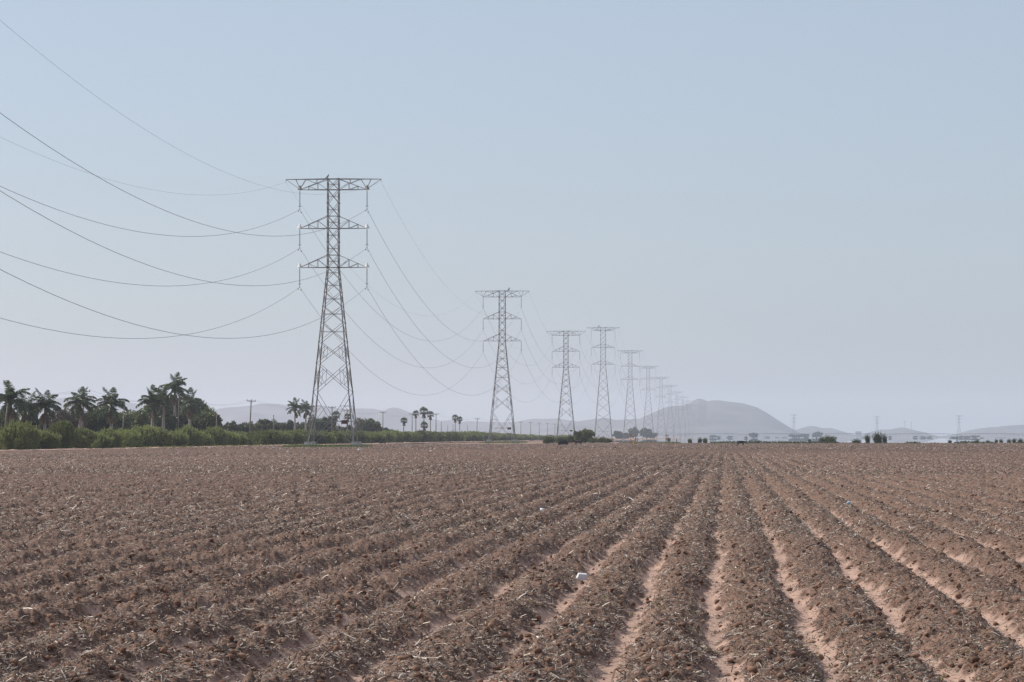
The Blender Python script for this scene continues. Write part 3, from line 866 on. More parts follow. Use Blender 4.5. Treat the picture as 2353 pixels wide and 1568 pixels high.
fans = [(926, 958.5, 16, -112, "fan palm with a leaning trunk, left of the clustered fan palms", 0.05), (955.5, 942.5, 15, -112, "left fan palm of the tall cluster", 0.0), (974, 935, 21, -114, "tallest fan palm in the middle of the cluster", 0.0),
        (989, 944, 17, -112, "right fan palm of the tall cluster", 0.0), (975, 968.5, 18, -111, "short fan palm below the tallest of the cluster", 0.0), (1046, 952.5, 15, -112, "left one of the twin fan palms", 0.0), (1056, 956.5, 14, -114, "right one of the twin fan palms", 0.0),
        (772, 944, 20, -126, "bushy fan palm seen inside the nearest pylon's frame", 0.0), (799, 949, 17, -124, "fan palm at the nearest pylon's right legs", 0.0)]
for k, (vx, top, wv, X, lab, ln) in enumerate(fans):
    d = d_line(vx, X)
    s = wv * d / F / 2 / 1.18
    fan_palm(X, d, z_at(top, d) - 1.3 * s, s, lab, ln, k)

# trees and bushes towards the far plain, fading into the haze
def far_tree(vx, top, wv, d, label, kind=FAR, k=0, group="hazy trees on the far plain", name="distant_tree"):
    return put_tree(X_at(vx, d), d, z_at(top, d), wv * d / F, label, group, kind, k, name)
far_tree(1345, 980.5, 47, 800, "round green tree right of the third pylon, behind the left cow", OLIVE, 1, "trees along the pylon line", "leafy_tree")
far_tree(1328, 988, 22, 790, "smaller green tree leaning against the round one behind the cow", OLIVE, 0, "trees along the pylon line", "leafy_tree")
ft = [(1420, 989, 24, 1500, "hazy tree left of the fifth pylon"), (1455, 980.5, 28, 1650, "hazy tall tree behind the fifth pylon's right leg"), (1486, 981.5, 32, 1700, "broad hazy tree behind the sixth pylon"), (1500, 994, 22, 1750, "low hazy tree right of the sixth pylon"), (1436, 994, 22, 1580, "low hazy tree between the fifth pylon's legs"),
      (1637, 999.5, 17, 2300, "hazy tree under the big hill's left crest"), (1650, 1002, 12, 2300, "small hazy tree touching the one under the big hill's crest"), (1677, 1002, 15, 2300, "hazy tree above the right cow"), (1690, 1006, 14, 2500, "faint low tree right of the cow's tree"),
      (1714, 1003, 9, 1900, "slim pale tree left of the tall dark far tree"), (1731, 993.5, 22, 2100, "tallest dark tree under the big hill"), (1763, 1003, 16, 3200, "very faint tree right of the tall dark far tree"), (1786, 1004.5, 12, 3200, "faint small round tree under the hill's right slope"), (1803, 1004, 14, 3000, "faint low tree left of the broad hazy clump"),
      (1821, 997, 20, 2400, "left tree of the broad hazy clump under the far pylon"), (1836, 998, 18, 2400, "middle tree of the broad hazy clump under the far pylon"), (1849, 996.5, 20, 2400, "right tree of the broad hazy clump under the far pylon"), (1877, 991.5, 24, 2200, "tall ragged hazy tree left of the green field-end bushes"),
      (1914, 1004, 18, 2100, "hazy tree just right of the green field-end bushes"), (1991, 1003, 22, 2600, "faint tree left of the tall field-end bush"), (2045, 1002, 8, 2200, "thin hazy tree right of the tall field-end bush"), (2103, 1002, 13, 2500, "left of three small hazy round trees"), (2120.5, 1002.5, 15, 2400, "middle of three small hazy round trees"), (2136, 1003, 14, 2400, "right of three small hazy round trees"),
      (2193, 1003.5, 20, 2300, "left tree of the hazy row under the rightmost pylon"), (2208, 1002, 18, 2300, "second tree of the hazy row under the rightmost pylon"), (2222, 1002, 20, 2300, "third tree of the hazy row right of the rightmost pylon"), (2240, 1001, 21, 2300, "right tree of the hazy row right of the rightmost pylon"), (2256, 1005.5, 9, 2100, "slim hazy tree after the row by the rightmost pylon"), (2291, 1006, 16, 2400, "low hazy tree left of the reeds at the right edge"), (2304, 1006, 16, 2400, "low hazy tree next to the reeds at the right edge")]
for k, (vx, top, wv, d, lab) in enumerate(ft):
    d *= 1.85 if vx < 1505 else 2.1
    far_tree(vx, top, wv, d, lab, FAR, k)
lb = [(1262, 1004, 30, 790, "low olive brush left of the debris heap"), (1288, 1006, 26, 800, "low olive brush behind the debris heap"), (1312, 1003, 28, 800, "low olive brush left of the black cow"), (1382, 1006, 26, 760, "dark low bush left of the fourth pylon's right leg"), (1397, 1009, 22, 745, "low green bush at the fourth pylon's right leg"), (1362, 1008, 22, 770, "low green bush under the round tree behind the cow"),
      (1536, 1007, 9, 1300, "hazy shrub right of the tallest standpipe"), (1585, 1009.5, 10, 735, "small olive shrub left of the twin green shrubs"), (1608, 1008, 10, 760, "left one of the twin green shrubs at the field end"), (1620, 1008, 11, 760, "right one of the twin green shrubs at the field end"),
      (1860.5, 1010, 8, 900, "small dark hazy shrub left of the field-end bushes"), (1889, 1006, 15, 760, "left bush of the green cluster at the field end"), (1900, 1003.5, 13, 770, "middle bush of the green cluster at the field end"), (1911, 1005, 21, 712, "rounded front bush of the green cluster at the field end"),
      (1967, 1011, 20, 712, "low dark rounded bush left of the tall field-end bush"), (1993, 1002, 11, 716, "left upright stem clump of the tall field-end bush"), (2016, 998, 22, 714, "tall pointed bush on the field's far end"), (2032, 1001.5, 11, 718, "right upright clump beside the tall pointed bush"),
      (1741, 1013, 9, 900, "tiny pale shrub on the horizon line"), (2182, 1012, 9, 760, "tiny shrub left of the pylon row's hazy trees"), (2245, 1012, 9, 740, "tiny dark shrub below the hazy tree row"), (2270, 1013, 8, 740, "tiny shrub right of the hazy tree row"), (2289, 1011, 8, 740, "small reed tuft near the right edge"), (2300, 1011, 9, 740, "second small reed tuft near the right edge"),
      (2318, 1011, 10, 740, "left reed clump of those at the right edge"), (2330, 1009.5, 10, 742, "tall reed clump at the right edge"), (2344, 1010, 12, 744, "reed clump cut by the right edge")]
for k, (vx, top, wv, d, lab) in enumerate(lb):
    ht = z_at(top, d)
    put_bush(X_at(vx, d), d, ht * 0.97, wv * d / F * 1.05, lab, "low bushes at the far end of the field", k, True, 0.0, "low_bush" if vx < 2280 else "reed_clump")
# dark scrub mounds along the field's far bank
mx = []
n = 5200
xx = -6 + 78 * rng.random(n); yy = FIELD_END - 12 + 10 * rng.random(n)
kk = vn(xx / 4, yy * 0 + 3, 301) > 0.62 - 0.25 * sstep(25, 55, xx)
xx, yy = xx[kk], yy[kk]
P = np.stack([xx, yy, 0.25 + 0.45 * rng.random(len(xx)) * vn(xx / 4, yy * 0 + 3, 301)], 1)
V, f = cards(P, rng.normal(0, 0.8, (len(P), 3)) + np.array([0, 0, 0.4]), 0.25 + 0.15 * rng.random(len(P)), 0.14)
tag(link("bank_scrub", np_mesh("bank_scrub", V, f, tone=0.5 * rng.random(len(f))), M['tree']), "dark low scrub along the bank at the far end of the field", "scrub", None, 'stuff')
# ------------------------------------------------------------------ lattice pylons
class PT: pass
def pylon_type(kind):
    p = PT()
    if kind == 'A':
        p.H = 42.0; p.zb = [28.16, 34.27, 40.34]; p.zr = [30.1, 36.2, 42.0]
        p.shaft = [28.16, 30.1, 32.15, 34.27, 36.2, 38.25, 40.34, 42.0]
        p.taper = [28.16, 26.3, 24.26, 22.04, 19.5, 16.5, 13.15, 8.7]
        p.belt = 4.1; p.hs = 0.86; p.hb = 3.6; p.arm = 5.29; p.tip = 7.49; p.ins = 2.96
    else:
        p.H = 55.6; p.zb = [37.4, 45.7, 54.0]; p.zr = [39.0, 47.3, 55.6]
        p.shaft = [37.4, 39.0, 41.3, 43.5, 45.7, 47.3, 49.5, 51.8, 54.0, 55.6]
        p.taper = [37.4, 34.4, 31.0, 27.2, 23.2, 18.6, 13.4, 8.4]
        p.belt = 4.2; p.hs = 1.22; p.hb = 4.4; p.arm = 5.85; p.tip = 8.1; p.ins = 3.6
    zt = p.zb[0]
    p.half = lambda z: p.hs if z >= zt else p.hs + (p.hb - p.hs) * (zt - z) / zt
    return p
def lerp(a, b, t): return tuple(a[i] + (b[i] - a[i]) * t for i in range(3))
CORN = [(-1, -1), (1, -1), (1, 1), (-1, 1)]
def pylon_meshes(kind):
    p = pylon_type(kind); h = p.half; zt = p.zb[0]
    out = {}
    legs = []
    for sx, sy in CORN:
        mb = MB()
        mb.bar((sx * h(0), sy * h(0), -0.1), (sx * h(p.taper[-1]), sy * h(p.taper[-1]), p.taper[-1]), 0.17, 0.16)
        mb.bar((sx * h(p.taper[-1]), sy * h(p.taper[-1]), p.taper[-1]), (sx * h(zt), sy * h(zt), zt), 0.16, 0.135)
        mb.bar((sx * h(zt), sy * h(zt), zt), (sx * p.hs, sy * p.hs, p.H), 0.135, 0.115)
        for z in p.taper + p.shaft:                          # gusset plates at the joints
            mb.box((sx * h(z), sy * h(z), z), (0.20, 0.20, 0.28))
        legs.append(mb)
    out['legs'] = legs
    br = MB(); bw = 0.068
    faces = [(CORN[i], CORN[(i + 1) % 4]) for i in range(4)]
    def c(s, z): return (s[0] * h(z), s[1] * h(z), z)
    for fa, fb in faces:
        lev = p.shaft
        for i in range(len(lev) - 1):
            z0, z1 = lev[i], lev[i + 1]
            br.bar(c(fa, z0), c(fb, z1), bw); br.bar(c(fb, z0), c(fa, z1), bw)
            zm = (z0 + z1) / 2
            if kind == 'A': br.bar(c(fa, zm), c(fb, zm), bw * 0.85)
            if z0 in p.zb or z0 in p.zr: br.bar(c(fa, z0), c(fb, z0), bw)
        br.bar(c(fa, p.H), c(fb, p.H), bw)
        lev = p.taper
        for i in range(len(lev) - 1):
            z0, z1 = lev[i], lev[i + 1]                      # z0 above z1
            br.bar(c(fa, z0), c(fb, z1), bw); br.bar(c(fb, z0), c(fa, z1), bw)
            a0, b1, b0, a1 = c(fa, z0), c(fb, z1), c(fb, z0), c(fa, z1)
            tx = h(z0) / (h(z0) + h(z1))
            cx = lerp(a0, b1, tx); zc = cx[2]
            if z1 > 16 and kind == 'A':
                br.bar(c(fa, zc), c(fb, zc), bw * 0.85)
            if z1 < 16 and kind == 'A':                      # secondary diamonds of the two lowest panels
                for top_, bot_, s in ((a0, a1, fa), (b0, b1, fb)):
                    u1 = lerp(top_, cx, 0.45); l1 = lerp(bot_, cx, 0.45)
                    br.bar(u1, l1, bw * 0.75)
                    q1 = c(s, zc + (z0 - z1) * 0.10); q2 = c(s, zc - (z0 - z1) * 0.12)
                    br.bar(u1, q2, bw * 0.75); br.bar(l1, q1, bw * 0.75)
            elif z1 < 20 and kind == 'B':
                for top_, bot_, s in ((a0, a1, fa), (b0, b1, fb)):
                    br.bar(lerp(top_, cx, 0.5), c(s, (z0 + zc) / 2 - 0.3), bw * 0.75)
        zt0 = p.taper[-1]; zb = p.belt; zm = (zt0 + zb) / 2 + 0.1
        mid = lerp(c(fa, zb), c(fb, zb), 0.5)
        for s in (fa, fb):
            br.bar(c(s, zt0), mid, bw)
            tq = (zt0 - zm) / (zt0 - zb)
            dq = lerp(c(s, zt0), mid, tq)
            br.bar(c(s, zm), dq, bw * 0.8)
            br.bar(dq, c(s, zb + 0.15), bw * 0.7)
            br.bar(lerp(c(s, zb), mid, 0.5), lerp(c(s, zt0), mid, 0.72), bw * 0.6)
            br.bar(mid, c(s, 0.25), bw)
            dl = lerp(mid, c(s, 0.25), 0.55)
            br.bar(c(s, dl[2]), dl, bw * 0.8)
            br.bar(dl, c(s, zb - 0.1), bw * 0.7)
            br.bar(lerp(c(s, zb), mid, 0.5), dl, bw * 0.6)
        br.bar(c(fa, zb), c(fb, zb), bw * 1.15)
    for z in (zb, p.zb[0], p.zb[1], p.zb[2]):                # plan bracing
        br.bar(c(CORN[0], z), c(CORN[2], z), bw * 0.7); br.bar(c(CORN[1], z), c(CORN[3], z), bw * 0.7)
    out['bracing'] = br
    arms = []
    aw = 0.08
    for k in range(3):
        mb = MB(); zb_, zr_ = p.zb[k], p.zr[k]
        for sx in (-1, 1):
            tip = (sx * p.arm, 0, zb_)
            for sy in (-1, 1):
                rb = (sx * p.hs, sy * p.hs, zb_); ru = (sx * p.hs, sy * p.hs, zr_)
                mb.bar(rb, tip, aw * 1.1); 
                if k < 2 or kind == 'A': mb.bar(ru, tip, aw)
                for t0, t1 in ((0.36, 0.36), (0.68, 0.68)):
                    mb.bar(lerp(rb, tip, t0), lerp(ru, tip, t1), aw * 0.75)
                mb.bar(rb, lerp(ru, tip, 0.36), aw * 0.75)
                mb.bar(lerp(rb, tip, 0.36), lerp(ru, tip, 0.68), aw * 0.75)
            for t in (0.36, 0.68):
                mb.bar(lerp((sx * p.hs, -p.hs, zb_), tip, t), lerp((sx * p.hs, p.hs, zb_), tip, t), aw * 0.7)
            mb.bar((sx * p.hs, -p.hs, zb_), lerp((sx * p.hs, p.hs, zb_), tip, 0.36), aw * 0.6)
        arms.append(mb)
    out['arms'] = arms
    eb = MB()
    Ht = p.H + 0.02
    for sy in (-1, 1):
        y0 = sy * p.hs
        for sx in (-1, 1):
            tip = (sx * p.tip, 0, Ht - 0.05); sh = (sx * p.hs, y0, Ht)
            at = (sx * p.arm, 0, p.zb[2] + 0.1)
            eb.bar(sh, tip, 0.10)
            if kind == 'A':
                eb.bar(tip, at, 0.07)
                b1 = lerp(sh, tip, 0.76); b2 = lerp(sh, tip, 0.52); b3 = lerp(sh, tip, 0.26)
                eb.bar(b1, at, 0.065); eb.bar(b2, at, 0.065)
                ru = (sx * p.hs, y0, p.zr[2])
                eb.bar(b2, lerp(ru, at, 0.42), 0.065); eb.bar(b3, lerp(ru, at, 0.42), 0.065)
            else:
                rb = (sx * p.hs, y0, p.zb[2] + 0.12)
                eb.bar(rb, tip, 0.09); eb.bar(lerp(rb, tip, 0.35), lerp(sh, tip, 0.35), 0.065); eb.bar(lerp(rb, tip, 0.35), sh, 0.065)
                eb.bar(lerp(rb, tip, 0.65), lerp(sh, tip, 0.35), 0.065); eb.bar(at, lerp(rb, tip, 0.62), 0.065)
        eb.bar((-p.hs, y0, Ht), (p.hs, y0, Ht), 0.10)
    for sx in (-1, 1): eb.bar((sx * p.tip, 0, Ht - 0.05), (sx * p.tip, 0, Ht - 0.4), 0.07)
    out['beam'] = eb
    ins = MB(); n = 15; L = p.ins - 0.45
    ins.bar((0, 0, 0), (0, 0, -L), 0.07)
    for i in range(n):
        z = -0.25 - (L - 0.35) * i / (n - 1)
        ins.lathe((0, 0, z), [(0.03, 0.045), (0.085, 0.02), (0.10, -0.02), (0.04, -0.035)], 8)
    ins.lathe((0, 0, -L), [(0.05, 0.05), (0.24, 0.03), (0.24, -0.03), (0.05, -0.05)], 10)
    out['ins'] = ins
    cl = MB(); cl.bar((0, 0, -L), (0, 0, -p.ins), 0.06); cl.box((0, 0, -p.ins), (0.12, 0.42, 0.12))
    out['clamp'] = cl
    pl = MB(); pl.lathe((0, 0, 0), [(0.42, -0.08), (0.38, 0.04), (0.10, 0.62), (0.03, 0.68)], 8)
    out['plate'] = pl
    ft = MB(); ft.box((0, 0, 0.17), (1.7, 1.7, 0.65)); ft.box((0, 0, 0.72), (0.85, 0.85, 0.46), 0, 0.85)
    out['foot'] = ft
    out['p'] = p
    return out
PM = {}
PBASE = {}
def merge(mbs):
    m = MB()
    for mb, off in mbs:
        m.add([(v[0] + off[0], v[1] + off[1], v[2] + off[2]) for v in mb.V], mb.F)
    return m
for kd in 'AB':
    o = pylon_meshes(kd); p = o['p']
    PM[kd] = {'p': p, 'legs': [l.mesh("tower_leg", M['steel']) for l in o['legs']], 'bracing': o['bracing'].mesh("bracing", M['steel']),
              'arms': [a.mesh("crossarm", M['steel']) for a in o['arms']], 'beam': o['beam'].mesh("earth_wire_beam", M['steel']),
              'ins': o['ins'].mesh("insulator", M['insul']), 'clamp': o['clamp'].mesh("clamp", M['wire']), 'plate': o['plate'].mesh("tip_cone", M['plate']), 'dplate': o['plate'].mesh("tip_cone", M['steel']), 'foot': o['foot'].mesh("footing", M['concrete'])}
    # far away, too small to show its parts: one mesh
    PM[kd]['one'] = merge([(l, (0, 0, 0)) for l in o['legs']] + [(o['bracing'], (0, 0, 0)), (o['beam'], (0, 0, 0))] + [(a, (0, 0, 0)) for a in o['arms']]
                          + [(o['ins'], (s * p.arm, 0, z - 0.08)) for s in (-1, 1) for z in p.zb]).mesh("lattice_pylon", M['steel'])
def pylon(x, y, kind, label, group, detail=2, rz=0.0, dz=0.0, cones=False, sign=False, zs=1.0):
    q = PM[kind]; p = q['p']
    if detail == 0:
        o = link("lattice_pylon", q['one'], None, None, (x, y, dz), (0, 0, rz), (1, 1, zs))
        return tag(o, label, "pylon", group)
    o = empty("lattice_pylon", (x, y, dz), rz, (1, 1, zs))
    tag(o, label, "pylon", group)
    for l in q['legs']: link("tower_leg", l, None, o)
    link("bracing", q['bracing'], None, o)
    link("earth_wire_beam", q['beam'], None, o)
    for k, a in enumerate(q['arms']):
        ca = link("crossarm", a, None, o)
        for sx in (-1, 1):
            i_ = link("insulator", q['ins'], None, o, loc=(sx * p.arm, 0, p.zb[k] - 0.08))
            link("clamp", q['clamp'], None, i_)
            if cones:
                c_ = link("tip_cone", q['plate' if k < 2 else 'dplate'], None, ca, loc=(sx * p.arm, 0, p.zb[k] + 0.08))
    for sx, sy in CORN: link("footing", q['foot'], None, o, loc=(sx * (p.hb + 0.03), sy * (p.hb + 0.03), 0))
    if sign:
        mb = MB(); mb.box((0, 0, 0), (0.95, 0.05, 0.6)); mb.bar((-0.4, 0.03, 0), (0.4, 0.03, 0), 0.05)
        s_ = mb.build("warning_plate", M['red'], o, loc=(p.half(p.belt) * 0.68, -p.half(p.belt) - 0.1, p.belt - 0.12))
    return o
LINE = [(507, 'A'), (900, 'A'), (1244, 'A'), (1610, 'B'), (2041, 'B'), (2495, 'B'), (2950, 'B'), (3414, 'B'), (3906, 'B'), (4394, 'B'), (4870, 'B'), (5463, 'B'), (6970, 'B')]
LINE_X = [float(X_at(v, q[0])) for v, q in zip((765.5, 1154, 1300.5, 1386, 1448, 1489.5, 1519, 1539.7, 1555.5, 1569, 1579, 1586, 1595), LINE)]
ORD = ["nearest and largest lattice pylon of the row, standing on the grass patch", "second lattice pylon of the row, between the hedge and the field", "third lattice pylon of the row, just left of the round tree",
       "fourth pylon, the first tall one, rising right of the round tree", "fifth pylon of the row, in front of the hazy trees", "sixth pylon of the row, where the big hill begins to rise",
       "seventh pylon of the row, against the hill's left slope", "eighth pylon of the row, hazy against the hill", "ninth pylon of the row, faint against the hill", "tenth pylon of the row, faint before the hill",
       "eleventh pylon of the row, nearly lost in haze", "twelfth pylon of the row, very faint, just left of the hill's crest", "last and smallest pylon of the row, below the hill's crest"]
def line_x(d): return float(np.interp(d, [158.0] + [q[0] for q in LINE], [-61.8] + LINE_X))
for i, (d, kd) in enumerate(LINE):
    pylon(line_x(d), d, kd, ORD[i], "pylons of the power line", 2 if i < 5 else 0, 0.0, 0.0, i == 0, i < 3)
for vx, vy, d, lab in [(1824, 953, 5600, "distant pylon standing over the gap at the big hill's right foot"), (2015, 957.5, 6000, "distant pylon beside the small domed hill"), (2203, 955.5, 5900, "distant pylon at the left end of the right-hand hill")]:
    pylon(X_at(vx, d), d, 'A', lab, "distant crossing pylons", 0, 0.25, 0.0, zs=z_at(vy, d) / 42.0)

# conductors and earth wires: one continuous wire each, sagging between the pylons
chain = [(158.0, 'A')] + LINE
def wire_pts(side, lev):
    pts = []
    for i in range(len(chain) - 1):
        (d0, k0), (d1, k1) = chain[i], chain[i + 1]
        p0, p1 = PM[k0]['p'], PM[k1]['p']
        if lev < 3:
            a0, a1 = p0.arm, p1.arm; z0, z1 = p0.zb[lev] - p0.ins - 0.1, p1.zb[lev] - p1.ins - 0.1; kk = 0.00081
        else:
            a0, a1 = p0.tip, p1.tip; z0, z1 = p0.H - 0.4, p1.H - 0.4; kk = 0.00072
        if i == 0: z0 -= 1.0
        L = d1 - d0; n = 44 if i < 3 else 26
        kk *= min(1.0, 360.0 / L)
        for j in range(n + (1 if i == len(chain) - 2 else 0)):
            t = j / n
            x = (line_x(d0) + side * a0) * (1 - t) + (line_x(d1) + side * a1) * t
            pts.append((x, d0 + L * t, z0 * (1 - t) + z1 * t - 0.5 * kk * L * L * t * (1 - t)))
    return pts
damp = MB(); damp.bar((0, -0.28, -0.16), (0, 0.28, -0.16), 0.03); damp.bar((0, -0.36, -0.16), (0, -0.2, -0.16), 0.13, None, 6); damp.bar((0, 0.2, -0.16), (0, 0.36, -0.16), 0.13, None, 6); damp.bar((0, 0, 0.02), (0, 0, -0.18), 0.05)
DAMP = damp.mesh("vibration_damper", M['wire'])
names = ["lowest", "middle", "upper"]
for side, sn in ((-1, "left"), (1, "right")):
    for lev in range(4):
        pts = wire_pts(side, lev)
        mb = MB(); mb.tube(pts, 0.024 if lev < 3 else 0.011, 5)
        if lev < 3:
            o = mb.build("conductor_wire", M['wire']); tag(o, "%s sagging conductor hung from the %s arm tips of the pylon row" % (names[lev], sn), "power line", "conductors of the pylon row")
            for off in (-1.6, 1.6):
                dd = 507 + off
                q = min(range(len(pts) - 1), key=lambda j: abs(pts[j][1] - dd))
                a_, b_ = (pts[q], pts[q + 1]) if pts[q][1] <= dd else (pts[q - 1], pts[q])
                t = (dd - a_[1]) / (b_[1] - a_[1])
                link("vibration_damper", DAMP, None, o, loc=lerp(a_, b_, t))
        else:
            o = mb.build("earth_wire", M['wire']); tag(o, "thin earth wire strung over the %s ends of the pylons' top beams" % sn, "power line", "earth wires of the pylon row")

# ------------------------------------------------------------------ small utility line behind the trees
def pole_meshes():
    a = MB(); a.tube([(0, 0, -0.2), (0, 0, 5), (0, 0, 10.0)], [0.17, 0.145, 0.11], 8)
    b = MB(); b.box((0, -0.16, 9.62), (2.1, 0.11, 0.13)); b.bar((-0.55, -0.14, 9.6), (0, -0.12, 9.05), 0.05); b.bar((0.55, -0.14, 9.6), (0, -0.12, 9.05), 0.05)
    c_ = MB(); c_.lathe((0, 0, 0), [(0.03, 0), (0.09, 0.06), (0.06, 0.12), (0.09, 0.18), (0.05, 0.26)], 8)
    return a.mesh("pole", M['wood'], True), b.mesh("crossarm", M['wood']), c_.mesh("insulator", M['insul'])
PA, PB, PC = pole_meshes()
poles = [(191, 897, -108, 0.035, "tall utility pole in front of a palm crown"), (410, 914, -108, 0.03, "utility pole standing before the tallest palm"), (575, 920, -108, 0.045, "slightly leaning utility pole clear against the sky"),
         (763, 935, -108, 0.0, "utility pole seen inside the nearest pylon's frame"), (798, 942, -112, 0.0, "utility pole behind the nearest pylon's right legs"), (880, 947, -113, 0.0, "utility pole beside the round dark tree"), (947, 951, -112, 0.0, "utility pole left of the clustered fan palms"),
         (1002, 951, -106, 0.0, "utility pole right of the clustered fan palms"), (1096, 962, -108, 0.03, "tilted utility pole left of the second pylon"), (1197, 970, -109, 0.0, "hazy pole right of the second pylon"), (1219, 971, -109, 0.0, "second hazy pole right of the second pylon"),
         (1239, 972, -109, 0.0, "third hazy pole right of the second pylon"), (1258, 973, -109, 0.0, "hazy pole two before the third pylon"), (1275, 974.5, -109, 0.0, "hazy pole at the third pylon's left leg")]
ptops = []
for vx, top, X, lean, lab in poles:
    d = d_line(vx, X); h = z_at(top, d); s = h / 9.75
    o = empty("utility_pole", (X - lean * 5, d, 0), 0.12, (1, 1, s)); o.rotation_euler = (0, lean, 0.12)
    tag(o, lab, "utility pole", "crossarm poles of the small power line")
    link("pole", PA, None, o); link("crossarm", PB, None, o)
    for sx in (-0.95, 0.95): link("insulator", PC, None, o, loc=(sx, -0.16, 9.68))
    ptops.append((X + lean * 5, d, 9.9 * s))
for sx, lab in ((-0.95, "thin sagging wire on the left ends of the small poles' crossarms"), (0.95, "thin sagging wire on the right ends of the small poles' crossarms")):
    pts = []
    P0 = [(ptops[0][0] + 3, ptops[0][1] - 105, ptops[0][2])] + [q for k, q in enumerate(ptops) if k not in (4,)]
    for a_, b_ in zip(P0[:-1], P0[1:]):
        for j in range(12):
            t = j / 12; q = lerp(a_, b_, t); pts.append((q[0] + sx, q[1], q[2] - 5.6 * t * (1 - t) * min(1.0, (b_[1] - a_[1]) / 95.0)))
    pts.append((P0[-1][0] + sx, P0[-1][1], P0[-1][2]))
    mb = MB(); mb.tube(pts, 0.012, 4)
    tag(mb.build("utility_wire", M['wire']), lab, "power line", "wires of the small power line")
posts = [(14, 926, -99, 0.10, "thin pale leaning post in front of the leftmost palm"), (284, 936, -96, 0.05, "dark leaning bare post right of the drooping palm"), (498, 951, -96, 0.0, "short dark post against the far hill, right of the grove"), (629, 954, -100, 0.0, "small bare post among the rounded trees"),
         (1014, 970, -107, 0.0, "bare post just right of the crossarm pole by the fan palms"), (1029, 978, -107, 0.0, "short bare post left of the twin fan palms"), (1041, 975, -104, 0.0, "bare post touching the twin fan palms"), (1074, 977, -108, 0.0, "bare post right of the twin fan palms")]
bp_ = MB(); bp_.tube([(0, 0, -0.2), (0, 0, 4), (0, 0, 8)], [0.14, 0.12, 0.09], 7); bp_.lathe((0, 0, 8), [(0.12, -0.15), (0.12, 0.0), (0.03, 0.08)], 7)
BPOST = bp_.mesh("bare_post", M['wood'], True)
for vx, top, X, lean, lab in posts:
    d = d_line(vx, X)
    o = link("bare_post", BPOST, None, None, (X - lean * 4, d, 0), (0, lean, 0), (1, 1, z_at(top, d) / 8.0))
    tag(o, lab, "post", "bare posts behind the hedge")

# ------------------------------------------------------------------ irrigation machine on the far plain
D_PV = 2350.0
o = empty("irrigation_pivot", (X_at(1555, D_PV), D_PV, 0.0))
tag(o, "long pale irrigation pipe on wheeled towers crossing the far plain", "irrigation machine")
sp = MB()
NSEG = 16
for j in range(NSEG):
    t0, t1 = j / NSEG, (j + 1) / NSEG
    z = lambda t: 3.4 + 1.5 * 4 * t * (1 - t) * 0.5
    sp.bar((50 * t0, 0, z(t0)), (50 * t1, 0, z(t1)), 0.24, None, 6)
    if 0 < j < NSEG:
        sp.bar((50 * t0, 0, z(t0)), (50 * t0, 0.5, z(t0) - 0.9), 0.06); sp.bar((50 * t0, 0, z(t0)), (50 * t0, -0.5, z(t0) - 0.9), 0.06)
        sp.bar((50 * t0, 0, z(t0) - .2), (50 * t0, 0, z(t0) - 2.0), 0.03)
    if 0 < j < NSEG - 1:
        sp.bar((50 * t0, 0.5, z(t0) - 0.9), (50 * t1, 0.5, z(t1) - 0.9), 0.05); sp.bar((50 * t0, -0.5, z(t0) - 0.9), (50 * t1, -0.5, z(t1) - 0.9), 0.05)
SPAN = sp.mesh("pipe_span", M['galv'])
wt = MB()
for sy in (-1, 1):
    wt.bar((0, 0, 3.4), (0.4, sy * 1.9, 0.7), 0.12); wt.bar((0, 0, 3.4), (-0.4, sy * 1.9, 0.7), 0.12)
wt.bar((0, -1.9, 0.7), (0, 1.9, 0.7), 0.18)
WT = wt.mesh("wheel_tower", M['galv'])
wl = MB()
for k in range(16):
    a0, a1 = 2 * math.pi * k / 16, 2 * math.pi * (k + 1) / 16
    wl.bar((0, 0.62 * math.cos(a0), 0.62 * math.sin(a0)), (0, 0.62 * math.cos(a1), 0.62 * math.sin(a1)), 0.22)
for k in range(4): wl.bar((0, 0, 0), (0, 0.6 * math.cos(k * 1.57), 0.6 * math.sin(k * 1.57)), 0.09)
WL = wl.mesh("wheel", M['dark'])
for k in range(6):
    link("pipe_span", SPAN, None, o, loc=(50 * k, 0, 0))
    w_ = link("wheel_tower", WT, None, o, loc=(50 * (k + 1), 0, 0))
    for sy in (-1.9, 1.9): link("wheel", WL, None, w_, loc=(0, sy, 0.72))

# rusty irrigation standpipes at the far end of the field
def standpipe(vx, top, d, label, head=True, base=False, w=0.13):
    h = z_at(top, d)
    o = empty("standpipe", (X_at(vx, d), d, 0.0))
    tag(o, label, "irrigation pipe", "rusty standpipes at the field end")
    mb = MB(); mb.tube([(0, 0, -0.1), (0, 0, h * 0.5), (0, 0, h)], [w * 0.6, w * 0.55, w * 0.5], 8); mb.build("pipe", M['rust'], o, True)
    if head:
        mb = MB(); mb.bar((-0.22, 0, h + 0.02), (0.22, 0, h + 0.05), 0.13, None, 6); mb.lathe((0, 0, h), [(0.08, -0.1), (0.12, 0.0), (0.05, 0.16)], 8); mb.build("valve_head", M['rust'], o)
    if base:
        mb = MB(); mb.tube([(-0.35, 0, 0), (-0.3, 0, 0.5), (-0.05, 0, h * 0.8)], [0.10, 0.09, 0.06], 7); mb.lathe((0.05, 0.05, 0), [(0.34, 0), (0.30, 0.35), (0.16, 0.75), (0.05, 0.8)], 9); mb.build("yellow_elbow", M['yellow'], o)
        mb = MB(); mb.lathe((0.15, -0.1, 0), [(0.45, 0), (0.42, 0.12), (0.2, 0.24)], 9); mb.build("base_box", M['dark'], o)
    return o
standpipe(1449.5, 999.5, 690, "tall rusty standpipe left of the yellow-based one")
standpipe(1460, 1002, 690, "rusty standpipe with a yellow elbow and dark base", True, True)
standpipe(1530.5, 1000.5, 735, "left of two close rusty standpipes, before the sixth pylon")
